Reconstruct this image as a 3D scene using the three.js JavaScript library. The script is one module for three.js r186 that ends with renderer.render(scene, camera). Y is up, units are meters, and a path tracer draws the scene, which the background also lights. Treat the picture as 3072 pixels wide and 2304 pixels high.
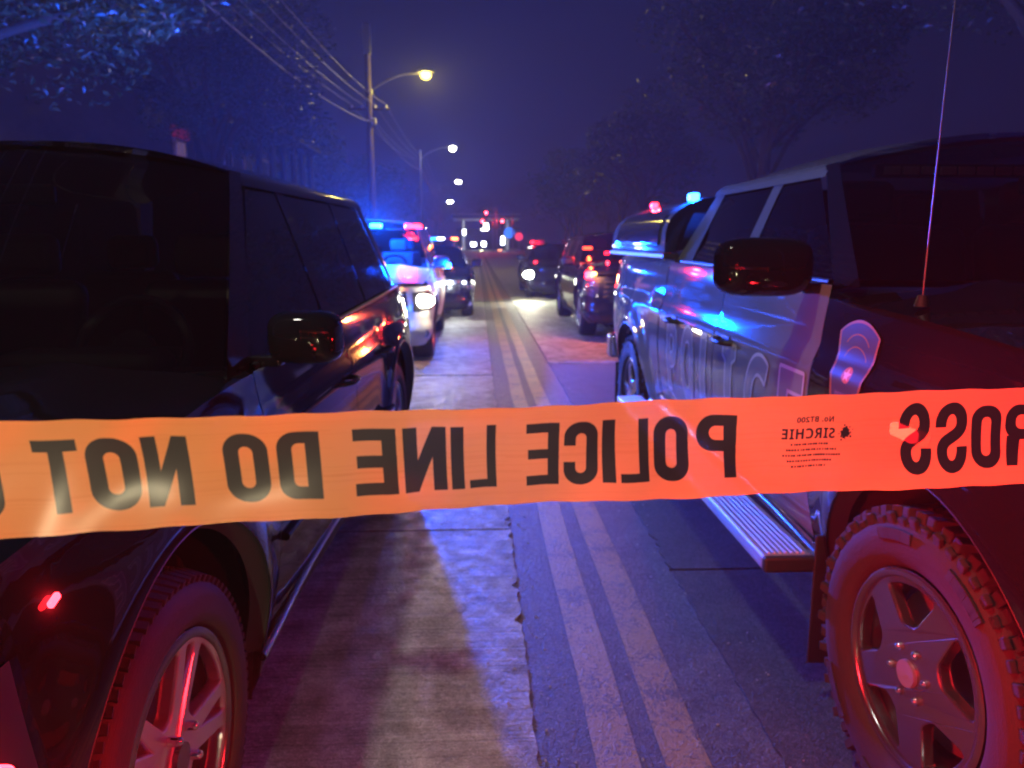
import * as THREE from 'three';
import { RoundedBoxGeometry } from 'three/addons/geometries/RoundedBoxGeometry.js';
import { mergeGeometries } from 'three/addons/utils/BufferGeometryUtils.js';

// ---------------------------------------------------------------- camera, sky, exposure
const scene = new THREE.Scene();
const camera = new THREE.PerspectiveCamera(53.0, 4 / 3, 0.05, 900);
camera.position.set(0, 1.5, 0);
camera.rotation.order = 'YXZ';
camera.rotation.set(-10.53 * Math.PI / 180, -2.617 * Math.PI / 180, 0);
camera.focus = 0.9; camera.userData.fStop = 7;
{ // night sky over a town: nearly even deep violet blue
  const W = 64, H = 32, d = new Float32Array(W * H * 4);
  for (let y = 0; y < H; y++) for (let x = 0; x < W; x++) {
    const e = Math.max(0, (y + 0.5) / H * 2 - 1), k = 1 - 0.35 * e, i = (y * W + x) * 4;
    d[i] = 0.0042 * k; d[i + 1] = 0.004 * k; d[i + 2] = 0.021 * k; d[i + 3] = 1;
  }
  const t = new THREE.DataTexture(d, W, H, THREE.RGBAFormat, THREE.FloatType);
  t.mapping = THREE.EquirectangularReflectionMapping; t.magFilter = THREE.LinearFilter; t.needsUpdate = true;
  scene.background = t; scene.environment = t;
}
scene.fog = new THREE.FogExp2(0xdfe3f2, 0.0025);  // thin haze added so that the lamps get a glow around them
const renderer = new THREE.WebGLRenderer({ antialias: true });
renderer.toneMapping = THREE.LinearToneMapping;
renderer.toneMappingExposure = 1;
renderer.shadowMap.enabled = true;

// ---------------------------------------------------------------- helpers
let seed = 7;
const rnd = () => { seed = (seed * 1664525 + 1013904223) >>> 0; return seed / 4294967296; };
const rr = (a, b) => a + (b - a) * rnd();
const lerp = (a, b, t) => a + (b - a) * t, clamp = (x, a, b) => Math.min(b, Math.max(a, x));
const sstep = (a, b, x) => { const t = clamp((x - a) / (b - a), 0, 1); return t * t * (3 - 2 * t); };
const V = (x, y, z) => new THREE.Vector3(x, y, z);
const used = {};
const numbered = (n) => { used[n] = (used[n] ?? -1) + 1; return used[n] ? n + '_' + String(used[n]).padStart(3, '0') : n; };
function add(parent, name, geo, mat) {
  const m = new THREE.Mesh(geo, mat); m.name = name; m.castShadow = m.receiveShadow = true; parent.add(m); return m;
}
function thing(name, label, category, pos = [0, 0, 0], turn = 0, group) {
  const g = new THREE.Group(); g.name = numbered(name); g.position.set(...pos); g.rotation.y = turn;
  g.userData = { label, category }; if (group) g.userData.group = group; scene.add(g); return g;
}
function part(parent, name, pos = [0, 0, 0]) { const g = new THREE.Group(); g.name = name; g.position.set(...pos); parent.add(g); return g; }
// parametric patch: f(u, v) -> [x, y, z]
function patch(f, nu, nv, uvf) {
  const p = [], uv = [], ix = [];
  for (let j = 0; j <= nv; j++) for (let i = 0; i <= nu; i++) {
    const u = i / nu, v = j / nv, q = f(u, v); p.push(...q); const w = uvf ? uvf(u, v, q) : [u, v]; uv.push(w[0], w[1]);
  }
  for (let j = 0; j < nv; j++) for (let i = 0; i < nu; i++) { const a = j * (nu + 1) + i, b = a + 1, c = a + nu + 1, d = c + 1; ix.push(a, b, d, a, d, c); }
  const g = new THREE.BufferGeometry();
  g.setAttribute('position', new THREE.Float32BufferAttribute(p, 3)); g.setAttribute('uv', new THREE.Float32BufferAttribute(uv, 2)); g.setIndex(ix);
  g.computeVertexNormals(); return g;
}
// turn a patch so that its faces look away from a point inside the thing
function outward(g, c) {
  const p = g.attributes.position, ix = g.index, a = V(), b = V(), d = V(), n = V(); let sum = 0;
  for (let i = 0; i < ix.count; i += 3) { a.fromBufferAttribute(p, ix.getX(i)); b.fromBufferAttribute(p, ix.getX(i + 1)); d.fromBufferAttribute(p, ix.getX(i + 2)); n.copy(b).sub(a).cross(d.clone().sub(a)); sum += n.dot(a.add(b).add(d).divideScalar(3).sub(c)); }
  if (sum < 0) { for (let i = 0; i < ix.count; i += 3) { const t = ix.getX(i + 1); ix.setX(i + 1, ix.getX(i + 2)); ix.setX(i + 2, t); } g.computeVertexNormals(); }
  return g;
}
const bodyPatch = (f, nu, nv, uvf) => outward(patch(f, nu, nv, uvf), V(0, 0.85, -1.4));
const merge = (l) => mergeGeometries(l.map((g) => (g.index ? g.toNonIndexed() : g)), false);
const box = (w, h, d, x = 0, y = 0, z = 0, r = 0.01) => { const g = r ? new RoundedBoxGeometry(w, h, d, 2, Math.min(r, w / 2.01, h / 2.01, d / 2.01)) : new THREE.BoxGeometry(w, h, d); g.translate(x, y, z); return g; };
const tube = (pts, r, seg = 24, rad = 8) => new THREE.TubeGeometry(new THREE.CatmullRomCurve3(pts.map((q) => V(...q))), seg, r, rad, false);
const cyl = (r0, r1, h, n = 16) => new THREE.CylinderGeometry(r0, r1, h, n);
const lin = (r, g, b) => new THREE.Color().setRGB(r, g, b);
const std = (o) => new THREE.MeshStandardMaterial(o), phys = (o) => new THREE.MeshPhysicalMaterial(o);

// ---------------------------------------------------------------- textures
function noiseGrid(n, oct, f0) { // tiling value noise in 0..1
  const out = new Float32Array(n * n); let amp = 1, tot = 0;
  for (let o = 0, f = f0; o < oct; o++, f *= 2, amp *= 0.55) {
    const g = new Float32Array(f * f).map(() => rnd()); tot += amp;
    for (let y = 0; y < n; y++) for (let x = 0; x < n; x++) {
      const gx = x / n * f, gy = y / n * f, x0 = Math.floor(gx), y0 = Math.floor(gy), tx = gx - x0, ty = gy - y0, sx = tx * tx * (3 - 2 * tx), sy = ty * ty * (3 - 2 * ty);
      const a = g[(y0 % f) * f + x0 % f], b = g[(y0 % f) * f + (x0 + 1) % f], c = g[((y0 + 1) % f) * f + x0 % f], d = g[((y0 + 1) % f) * f + (x0 + 1) % f];
      out[y * n + x] += amp * lerp(lerp(a, b, sx), lerp(c, d, sx), sy);
    }
  }
  return out.map((v) => v / tot);
}
function tex(n, fn, srgb) {
  const d = new Uint8Array(n * n * 4);
  for (let y = 0; y < n; y++) for (let x = 0; x < n; x++) { const c = fn(x, y, y * n + x), i = (y * n + x) * 4; d[i] = clamp(c[0], 0, 1) * 255; d[i + 1] = clamp(c[1], 0, 1) * 255; d[i + 2] = clamp(c[2], 0, 1) * 255; d[i + 3] = 255; }
  const t = new THREE.DataTexture(d, n, n); t.wrapS = t.wrapT = THREE.RepeatWrapping; t.magFilter = THREE.LinearFilter; if (srgb) t.colorSpace = THREE.SRGBColorSpace; t.needsUpdate = true; return t;
}
const N1 = noiseGrid(1024, 6, 16), N2 = noiseGrid(1024, 4, 128), N3 = noiseGrid(1024, 3, 6);
const speck = new Float32Array(1024 * 1024).map(() => rnd());
// transverse broom and rain grooves of worn concrete
const groove = (() => { const o = new Float32Array(1024 * 1024), row = new Float32Array(1024).map(() => rnd());
  for (let y = 0; y < 1024; y++) for (let x = 0; x < 1024; x++) { const w = y + 10 * (N3[y * 1024 + x] - 0.5), y0 = ((Math.floor(w) % 1024) + 1024) % 1024; o[y * 1024 + x] = 0.6 * (row[(y0 >> 2) % 256] * 0.5 + row[(y0 >> 3) % 128] * 0.5) + 0.4 * speck[y * 1024 + ((x >> 3) << 3)]; } return o; })();
const T = {
  concreteCol: tex(1024, (x, y, i) => { const k = 0.50 + 0.34 * (N1[i] - 0.5) + 0.18 * (N3[i] - 0.5) + 0.22 * (groove[i] - 0.5) + 0.16 * (N2[i] - 0.5), q = speck[(y >> 1) * 1024 + (x >> 1)], s = 0.22 * (speck[i] - 0.5) + (q > 0.985 ? 0.22 : q < 0.03 ? -0.22 : 0); return [k + s + 0.012, k + s, k + s - 0.03]; }, true),
  concreteBump: tex(1024, (x, y, i) => { const v = 0.45 * groove[i] + 0.35 * N2[i] + 0.2 * N1[i]; return [v, v, v]; }),
  concreteRough: tex(1024, (x, y, i) => { const v = 0.60 + 0.5 * (N1[i] - 0.4) + 0.25 * (N2[i] - 0.5); return [v, v, v]; }),
  asphaltCol: tex(1024, (x, y, i) => { const a = N2[i], s = speck[(y >> 1) * 1024 + (x >> 1)], k = 0.27 + 0.16 * (speck[i] - 0.5) + 0.22 * (a - 0.5) + 0.10 * (N1[i] - 0.5) + (s > 0.97 ? 0.22 : s > 0.85 ? 0.07 : 0); return [k, k, k * 1.02]; }, true),
  asphaltBump: tex(1024, (x, y, i) => { const v = 0.6 * N2[i] + 0.4 * speck[(y >> 1) * 1024 + (x >> 1)]; return [v, v, v]; }),
  lineCol: tex(1024, (x, y, i) => { const w = N2[i] * 0.42 + N1[i] * 0.34 + N3[i] * 0.3 + speck[(y >> 1) * 1024 + (x >> 1)] * 0.22 - 0.06, worn = w > 0.66 ? 1 : w > 0.6 ? 0.5 : 0; const n = 0.9 + 0.25 * (N1[i] - 0.5); const f = 0.16 * (speck[i] - 0.5); return [lerp(0.62 * n, 0.30, worn) + f, lerp(0.545 * n, 0.29, worn) + f, lerp(0.36 * n, 0.28, worn) + f]; }, true),
  grassCol: tex(1024, (x, y, i) => [0.16 + 0.12 * N2[i], 0.2 + 0.12 * N2[i], 0.1 + 0.06 * N1[i]], true),
  sideBump: tex(1024, (x, y, i) => { const v = N1[i] * 0.5 + N2[i] * 0.5; return [v, v, v]; }),
  brickNoise: tex(1024, (x, y, i) => { const k = 0.55 + 0.3 * (N1[i] - 0.5) + 0.15 * (N2[i] - 0.5); return [k, k * 0.97, k * 0.93]; }, true),
};
const rep = (t, x, y) => { const c = t.clone(); c.repeat.set(x, y); c.needsUpdate = true; return c; };

// ---------------------------------------------------------------- materials
const M = {
  concrete: std({ map: rep(T.concreteCol, 0.7, 0.7), bumpMap: rep(T.concreteBump, 0.7, 0.7), bumpScale: 0.009, roughnessMap: T.concreteRough, roughness: 1 }),
  asphalt: std({ map: rep(T.asphaltCol, 0.8, 0.8), bumpMap: rep(T.asphaltBump, 0.8, 0.8), bumpScale: 0.006, roughness: 0.62 }),
  asphaltDark: std({ map: rep(T.asphaltCol, 0.6, 0.6), color: lin(0.62, 0.6, 0.6), bumpMap: rep(T.asphaltBump, 0.8, 0.8), bumpScale: 0.005, roughness: 0.7 }),
  line: std({ map: rep(T.lineCol, 0.8, 0.8), bumpMap: rep(T.asphaltBump, 0.8, 0.8), bumpScale: 0.005, roughness: 0.55 }),
  grass: std({ map: rep(T.grassCol, 0.3, 0.3), roughness: 0.95, bumpMap: rep(T.sideBump, 0.5, 0.5), bumpScale: 0.05 }),
  black: phys({ color: lin(0.006, 0.006, 0.008), roughness: 0.045 }),
  navy: phys({ color: lin(0.018, 0.018, 0.026), roughness: 0.06 }),
  silver: phys({ color: lin(0.155, 0.16, 0.17), roughness: 0.035 }),
  white: phys({ color: lin(0.6, 0.6, 0.6), roughness: 0.35, clearcoat: 1, clearcoatRoughness: 0.04 }),
  plastic: std({ color: lin(0.012, 0.012, 0.013), roughness: 0.5 }),
  liner: std({ color: lin(0.008, 0.008, 0.009), roughness: 0.9 }),
  cabin: std({ color: lin(0.03, 0.03, 0.033), roughness: 0.75 }),
  seat: std({ color: lin(0.04, 0.04, 0.045), roughness: 0.7 }),
  rubber: std({ color: lin(0.013, 0.0125, 0.0125), roughness: 0.62, bumpMap: rep(T.sideBump, 3, 3), bumpScale: 0.0015 }),
  rubberDusty: std({ color: lin(0.016, 0.0152, 0.015), roughness: 0.8, bumpMap: rep(T.sideBump, 3, 3), bumpScale: 0.002 }),
  alloy: std({ color: lin(0.55, 0.55, 0.56), metalness: 0.85, roughness: 0.28 }),
  alloyDark: std({ color: lin(0.20, 0.20, 0.21), metalness: 0.9, roughness: 0.22 }),
  chrome: std({ color: lin(0.75, 0.75, 0.77), metalness: 1, roughness: 0.12 }),
  alu: std({ color: lin(0.5, 0.5, 0.52), metalness: 0.7, roughness: 0.4, bumpMap: rep(T.sideBump, 6, 6), bumpScale: 0.0008 }),
  steel: std({ color: lin(0.25, 0.25, 0.26), metalness: 0.8, roughness: 0.45 }),
  glass: phys({ color: lin(0.14, 0.145, 0.16), transmission: 1, thickness: 0, roughness: 0.02, ior: 1.5 }),
  glassDark: phys({ color: lin(0.05, 0.05, 0.06), transmission: 1, thickness: 0, roughness: 0.02, ior: 1.5 }),
  lens: phys({ color: lin(0.85, 0.85, 0.88), transmission: 1, thickness: 0, roughness: 0.04, ior: 1.5 }),
  tailLens: phys({ color: lin(0.35, 0.01, 0.01), roughness: 0.15, clearcoat: 1 }),
  amber: phys({ color: lin(0.6, 0.2, 0.02), roughness: 0.2, clearcoat: 1 }),
  mirror: std({ color: lin(0.8, 0.8, 0.8), metalness: 1, roughness: 0.03 }),
  wood: std({ color: lin(0.09, 0.065, 0.045), roughness: 0.9, bumpMap: rep(T.sideBump, 2, 8), bumpScale: 0.01 }),
  wire: std({ color: lin(0.12, 0.12, 0.12), metalness: 0.3, roughness: 0.4 }),
  siding: std({ color: lin(0.13, 0.13, 0.14), map: rep(T.brickNoise, 0.4, 0.4), roughness: 0.8 }),
  trimWhite: std({ color: lin(0.6, 0.6, 0.62), roughness: 0.6 }),
  roofing: std({ color: lin(0.06, 0.06, 0.065), map: rep(T.brickNoise, 0.5, 0.5), roughness: 0.9 }),
  darkGlass: phys({ color: lin(0.01, 0.01, 0.012), roughness: 0.05, clearcoat: 1 }),
  bark: std({ color: lin(0.06, 0.045, 0.03), roughness: 0.95, bumpMap: rep(T.sideBump, 2, 6), bumpScale: 0.03 }),
  leaf: phys({ color: lin(0.035, 0.052, 0.022), roughness: 0.36, side: THREE.DoubleSide }),
  leafDry: phys({ color: lin(0.08, 0.07, 0.04), roughness: 0.5, side: THREE.DoubleSide }),
};
const glowCache = {};
const glow = (r, g, b, k) => glowCache[[r, g, b, k]] ??= std({ color: lin(0.02, 0.02, 0.02), emissive: lin(r, g, b), emissiveIntensity: k, roughness: 0.4 });
const BLUE = [0.0, 0.09, 1.0], RED = [1.0, 0.012, 0.02], WARM = [1.0, 0.86, 0.62], COOL = [0.9, 0.97, 1.0], SODIUM = [1.0, 0.76, 0.10];
// a lit lamp: glowing lens with the light it gives set inside it
function lamp(parent, name, geo, at, col, glare, cd, o = {}) {
  const core = col === BLUE ? [0.012, 0.14, 1] : col;
  const m = add(parent, name, geo, glow(...core, glare)); m.position.set(...at);
  if (o.turn) m.rotation.y = o.turn;
  m.castShadow = false;
  if (cd) {
    let l;
    if (o.aim) { l = new THREE.SpotLight(lin(...col), cd, 0, o.angle ?? 0.6, o.pen ?? 0.7, 2); l.position.set(0, 0, 0); l.target.position.set(...o.aim); m.add(l); m.add(l.target); }
    else { l = new THREE.PointLight(lin(...col), cd, 0, 2); m.add(l); }
    l.shadow.radius = o.soft ?? 1.5; l.castShadow = true; l.name = name + '_source';
  }
  return m;
}

// ---------------------------------------------------------------- ground, road, pavements
function sheet(x0, x1, z0, z1, y, nx = 1, nz = 1) { return patch((u, v) => [lerp(x0, x1, u), y, lerp(z1, z0, v)], nx, nz, (u, v, q) => [q[0], -q[2]]); }
const struct = (o) => { o.userData.kind = 'structure'; return o; };
const ground = add(scene, 'ground', sheet(-260, 260, -420, 60, -0.08), M.grass); struct(ground);
const road = new THREE.Group(); road.name = 'road'; struct(road); scene.add(road);
add(road, 'road_base', sheet(-3.42, 4.62, -420, 14, -0.03), M.asphalt);
add(road, 'asphalt_strip', sheet(0.10, 0.95, -420, 14, -0.010), M.asphalt);
function slab(x0, x1, z0, z1, ragged) { // z0 far, z1 near
  const s = new THREE.Shape(), g = 0.012; s.moveTo(x0, -z1 + g);
  const edge = (xe, dir) => { const n = Math.round((z1 - z0) / 0.045); for (let i = 0; i <= n; i++) { const t = dir > 0 ? i / n : 1 - i / n, big = rnd() > 0.9 ? rr(0, 0.03) : 0; s.lineTo(xe - Math.sign(xe - 0.5) * -1 * 0 + (ragged === 1 ? -1 : 1) * (rr(0, 0.012) + big), lerp(-z1 + g, -z0 - g, t)); } };
  if (ragged === 1) edge(x1, 1); else { s.lineTo(x1, -z1 + g); s.lineTo(x1, -z0 - g); }
  if (ragged === 2) { s.lineTo(x1, -z0 - g); edge(x0, -1); } else s.lineTo(x0, -z0 - g);
  const e = new THREE.ExtrudeGeometry(s, { depth: 0.09, bevelEnabled: false }); e.rotateX(-Math.PI / 2); e.translate(0, -0.09 + rr(-0.003, 0.002), 0); return e;
}
for (let k = -3; k < 9; k++) { const zj = -3.87 - 4.77 * k; add(road, 'slab', slab(-3.4, 0.175, zj - 4.77, zj, 1), M.concrete); }
for (let k = -3; k < 6; k++) { const zj = -9.45 - 6.13 * k; add(road, 'slab', slab(0.885, 4.6, zj - 6.13, zj, 2), k < 0 ? M.asphaltDark : M.concrete); }  // near slabs of this lane use a darker asphalt
add(road, 'far_lane', sheet(-3.4, 0.175, -420, -46.81, -0.002), M.concrete);
add(road, 'far_lane', sheet(0.885, 4.6, -420, -46.24, -0.002), M.concrete);
for (const [a, b] of [[0.338, 0.468], [0.545, 0.678]]) add(road, 'yellow_line', patch((u, v) => { const z = lerp(14, -420, Math.pow(v, 2)); return [lerp(a, b, u) + 0.004 * Math.sin(z * 3.1 + a * 9), -0.006, z]; }, 1, 400, (u, v, q) => [q[0], -q[2]]), M.line);
for (const [x0, x1, nm] of [[-3.6, -3.42, 'kerb'], [4.62, 4.8, 'kerb']]) {
  const k = new THREE.Group(); k.name = numbered(nm); struct(k); scene.add(k);
  for (let i = 0; i < 30; i++) add(k, 'kerb_stone', box(x1 - x0, 0.25, 2.98, (x0 + x1) / 2, 0.01, 12 - i * 3, 0.02), M.concrete);
  add(k, 'far_kerb', box(x1 - x0, 0.25, 340, (x0 + x1) / 2, 0.01, -247.5, 0.02), M.concrete);
}
for (const [x0, x1, dir] of [[-5.6, -3.6, -1], [4.8, 6.8, 1]]) {
  const k = new THREE.Group(); k.name = numbered('pavement'); struct(k); scene.add(k);
  for (let i = 0; i < 40; i++) add(k, 'paving_slab', box(x1 - x0 - 0.01, 0.2, 1.99, (x0 + x1) / 2, 0.03, 13 - i * 2, 0.008), M.concrete);
  add(k, 'far_pavement', box(x1 - x0, 0.2, 340, (x0 + x1) / 2, 0.03, -237, 0.01), M.concrete);
}

{ // loose grit on the paving
  const g = new THREE.IcosahedronGeometry(1, 0), n = 700, im = new THREE.InstancedMesh(g, std({ color: lin(0.35, 0.34, 0.33), roughness: 0.4 }), n), mt = new THREE.Matrix4(), q = new THREE.Quaternion();
  for (let i = 0; i < n; i++) { const z = -1.4 - 9 * Math.pow(rnd(), 1.5), r = rr(0.0015, 0.0045), x = rnd() < 0.5 ? 0.16 + rr(-0.08, 0.10) : rr(-0.6, 1.05); mt.compose(V(x, x > 0.17 && x < 0.885 ? -0.008 : 0.0, z), q.setFromEuler(new THREE.Euler(rr(0, 6), rr(0, 6), 0)), V(r * rr(0.8, 1.6), r * 0.7, r)); im.setMatrixAt(i, mt); }
  im.name = 'grit'; im.userData = { kind: 'stuff', label: 'loose pale grit scattered over the road surface', category: 'grit' }; scene.add(im);
}

// ---------------------------------------------------------------- vehicles
const SUV = { zF: 0.95, zFe: 0.50, wb: 3.05, zR: -4.05, W: 0.99, rw: 0.385, ra: 0.445, sill: 0.33, belt0: 1.13, belt1: 1.20, crease: 0.98, hoodF: 0.98, hoodC: 1.14, roofE: 1.735, roofC: 1.84, lean: 0.34, zA0: -0.62, zA1: -1.36, zc: -0.40, zB: -1.78, zC: -2.74, zD0: -3.86, zD1: -3.52, width: 0.26 };
const PICKUP = { ...SUV, zF: 1.02, zFe: 0.55, wb: 3.58, zR: -4.72, W: 1.02, rw: 0.425, ra: 0.515, sill: 0.50, belt0: 1.36, belt1: 1.38, crease: 1.12, hoodF: 1.22, hoodC: 1.33, roofE: 1.80, roofC: 1.93, lean: 0.42, zA0: -0.62, zA1: -1.22, zc: -0.45, zB: -1.66, zC: -2.58, zD0: -2.72, zD1: -2.60, pickup: true, width: 0.275 };
const SEDAN = { ...SUV, zF: 0.93, wb: 2.85, zR: -3.95, W: 0.93, rw: 0.335, ra: 0.385, sill: 0.26, belt0: 0.96, belt1: 1.02, crease: 0.82, hoodF: 0.78, hoodC: 0.97, roofE: 1.36, roofC: 1.45, lean: 0.5, zA0: -0.50, zA1: -1.35, zc: -0.30, zB: -1.62, zC: -2.45, zD0: -3.45, zD1: -2.75, width: 0.22 };

function wheelGeos(o, kind) {
  const r = o.rw, w = o.width, R = kind === 'at' ? 0.268 : o.rim ?? r * 0.705, out = {};
  const pr = kind === 'at'
    ? [[R - 0.012, w / 2 - 0.045], [R + 0.004, w / 2 - 0.012], [R + 0.03, w / 2 + 0.004], [R + 0.07, w / 2 + 0.010], [r - 0.055, w / 2 + 0.004], [r - 0.034, w / 2 - 0.012], [r - 0.026, w / 2 - 0.034], [r - 0.025, 0.05], [r - 0.025, -0.05], [r - 0.026, -w / 2 + 0.034], [r - 0.055, -w / 2 - 0.004], [R, -w / 2 + 0.01]]
    : [[R - 0.012, w / 2 - 0.04], [R + 0.002, w / 2 - 0.008], [R + 0.02, w / 2 + 0.004], [R + 0.038, w / 2 + 0.006], [r - 0.056, w / 2 + 0.002], [r - 0.037, w / 2 - 0.009], [r - 0.023, w / 2 - 0.030], [r - 0.016, w / 2 - 0.06], [r - 0.015, 0.04], [r - 0.015, -0.04], [r - 0.016, -w / 2 + 0.032], [r - 0.045, -w / 2], [R, -w / 2 + 0.01]];
  const prof = new THREE.SplineCurve(pr.map((q) => new THREE.Vector2(...q))).getPoints(44);
  out.tyre = new THREE.LatheGeometry(prof, 96);
  const blocks = [];
  if (kind === 'at') {
    const n = 54;
    for (let i = 0; i < n; i++) {
      const a = i / n * Math.PI * 2, lug = (bw, bh, bd, rad, y, tilt, roll) => { const g = box(bw, bh, bd, 0, 0, 0, 0.004); g.rotateX(tilt); g.rotateZ(roll ?? 0); g.translate(rad, y, 0); g.rotateY(a); blocks.push(g); };
      const odd = i % 2;
      lug(0.030, 0.060, 0.031, r - 0.0195, w / 2 - 0.040, odd ? 0.25 : -0.1, -0.12);
      lug(0.014, odd ? 0.055 : 0.032, 0.027, r - 0.044, w / 2 - 0.004, 0.1, -1.25);
      lug(0.030, 0.060, 0.031, r - 0.0195, -w / 2 + 0.040, odd ? -0.25 : 0.1, 0.16);
      lug(0.028, 0.045, 0.028, r - 0.018, odd ? 0.038 : 0.052, 0.5);
      lug(0.028, 0.045, 0.028, r - 0.018, odd ? -0.03 : -0.016, -0.5);
    }
    for (let i = 0; i < 34; i++) { const g = box(0.03, 0.006, 0.012 + 0.01 * (i % 3), 0, 0, 0, 0.002); g.translate(R + 0.085, w / 2 + 0.012, 0); g.rotateY(i / 34 * 1.6 + (i % 17 > 8 ? 3.1 : 0)); blocks.push(g); }
  } else {
    const n = 84;
    for (let i = 0; i < n; i++) {
      const a = i / n * Math.PI * 2;
      for (const [y, l, t] of [[w / 2 - 0.036, 0.056, 0.12], [0.030, 0.034, 0.3], [-0.030, 0.034, -0.3], [-w / 2 + 0.042, 0.052, -0.12]]) { const g = box(0.016, l, 0.019, 0, 0, 0, 0); g.rotateX(t); g.rotateZ(Math.abs(y) > 0.05 ? 0.30 * Math.sign(y) : 0); g.translate(r - 0.0095 - (Math.abs(y) > 0.05 ? 0.0095 : 0), y, 0); g.rotateY(a); blocks.push(g); }
    }
  }
  out.tread = merge(blocks);
  out.barrel = new THREE.LatheGeometry([[R - 0.004, w / 2 - 0.012], [R - 0.022, w / 2 - 0.004], [R - 0.030, w / 2 - 0.02], [R - 0.045, w / 2 - 0.09], [R - 0.05, -w / 2 + 0.03], [R - 0.01, -w / 2 + 0.02]].map((q) => new THREE.Vector2(...q)), 72);
  // spoked face cut from one disc
  const s = new THREE.Shape(); s.absarc(0, 0, R - 0.020, 0, Math.PI * 2);
  const hole = (a0, a1, r0, r1, inner0, inner1) => { // rounded sector window
    const p = new THREE.Path(), P = (r_, a) => [r_ * Math.cos(a), r_ * Math.sin(a)], am = (a0 + a1) / 2, i0 = inner0 ?? a0, i1 = inner1 ?? a1;
    p.moveTo(...P(r1, a0 + 0.05)); for (let k = 1; k <= 8; k++) p.lineTo(...P(r1, lerp(a0 + 0.05, a1 - 0.05, k / 8)));
    p.quadraticCurveTo(...P(r1, a1), ...P(r1 - 0.02, a1)); p.lineTo(...P(r0 + 0.015, i1)); p.quadraticCurveTo(...P(r0, lerp(i1, am, 0.3)), ...P(r0, am)); p.quadraticCurveTo(...P(r0, lerp(i0, am, 0.3)), ...P(r0 + 0.015, i0)); p.lineTo(...P(r1 - 0.02, a0)); p.quadraticCurveTo(...P(r1, a0), ...P(r1, a0 + 0.05)); s.holes.push(p);
  };
  const five = 5, st = Math.PI * 2 / five;
  if (kind === 'at') for (let k = 0; k < five; k++) hole(k * st + 0.20, (k + 1) * st - 0.20, 0.118, R - 0.040, k * st + 0.36, (k + 1) * st - 0.36);
  else for (let k = 0; k < five; k++) { hole(k * st + 0.36, (k + 1) * st - 0.10, 0.095, R - 0.034, k * st + 0.50, (k + 1) * st - 0.24); hole(k * st + 0.03, k * st + 0.235, 0.12, R - 0.036, k * st + 0.10, k * st + 0.165); }
  const face = new THREE.ExtrudeGeometry(s, { depth: 0.022, bevelEnabled: true, bevelThickness: 0.007, bevelSize: 0.005, bevelSegments: 2, curveSegments: 48 });
  face.rotateX(-Math.PI / 2); const pa = face.attributes.position;
  for (let i = 0; i < pa.count; i++) { const q = Math.hypot(pa.getX(i), pa.getZ(i)) / R; pa.setY(i, pa.getY(i) + w / 2 - 0.060 + (kind === 'at' ? 0.03 * (1 - q) * (q > 0.5 ? 1 : 0.6 + q * 0.8) + 0.012 * q : 0.018 * q * q)); }
  face.computeVertexNormals(); out.face = face;
  const hubs = [cyl(0.034, 0.038, 0.03, 24).translate(0, w / 2 - 0.028 + (kind === 'at' ? 0.012 : 0), 0)];
  const nuts = [], nn = kind === 'at' ? 6 : 5;
  for (let k = 0; k < nn; k++) { const g = merge([cyl(0.011, 0.0125, 0.03, 6), new THREE.SphereGeometry(0.0105, 10, 6).translate(0, 0.014, 0)]); const a = k / nn * Math.PI * 2 + 0.3; g.translate(0.067 * Math.cos(a), w / 2 - 0.022, 0.067 * Math.sin(a)); nuts.push(g); }
  out.hub = merge(hubs.map((g) => g)); out.nut = nuts;
  out.disc = cyl(R - 0.06, R - 0.06, 0.02, 40).translate(0, w / 2 - 0.13, 0);
  return out;
}
const wheelCache = {};
function wheel(parent, o, kind, x, z, side, steer = 0, spin = 0, full = true) {
  const key = kind + o.rw, G = wheelCache[key] ??= wheelGeos(o, kind), g = part(parent, 'wheel', [x, o.rw - 0.004, z]);
  // own axis y -> outward x
  const inner = new THREE.Matrix4().makeRotationY(steer).multiply(new THREE.Matrix4().makeRotationZ(side > 0 ? -Math.PI / 2 : Math.PI / 2)).multiply(new THREE.Matrix4().makeRotationY(spin));
  g.quaternion.setFromRotationMatrix(inner);
  add(g, 'tyre', G.tyre, kind === 'at' ? M.rubberDusty : M.rubber);
  if (full) add(g, 'tread', G.tread, kind === 'at' ? M.rubberDusty : M.rubber);
  add(g, 'rim', G.barrel, kind === 'at' ? M.alloyDark : M.alloyDark); add(g, 'spokes', G.face, kind === 'at' ? M.alloyDark : M.alloy); add(g, 'hub_cap', G.hub, kind === 'at' ? M.alloy : M.alloyDark);
  if (full) { for (const n of G.nut) add(g, 'wheel_nut', n, M.chrome); add(g, 'brake_disc', G.disc, M.steel); }
  return g;
}

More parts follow.
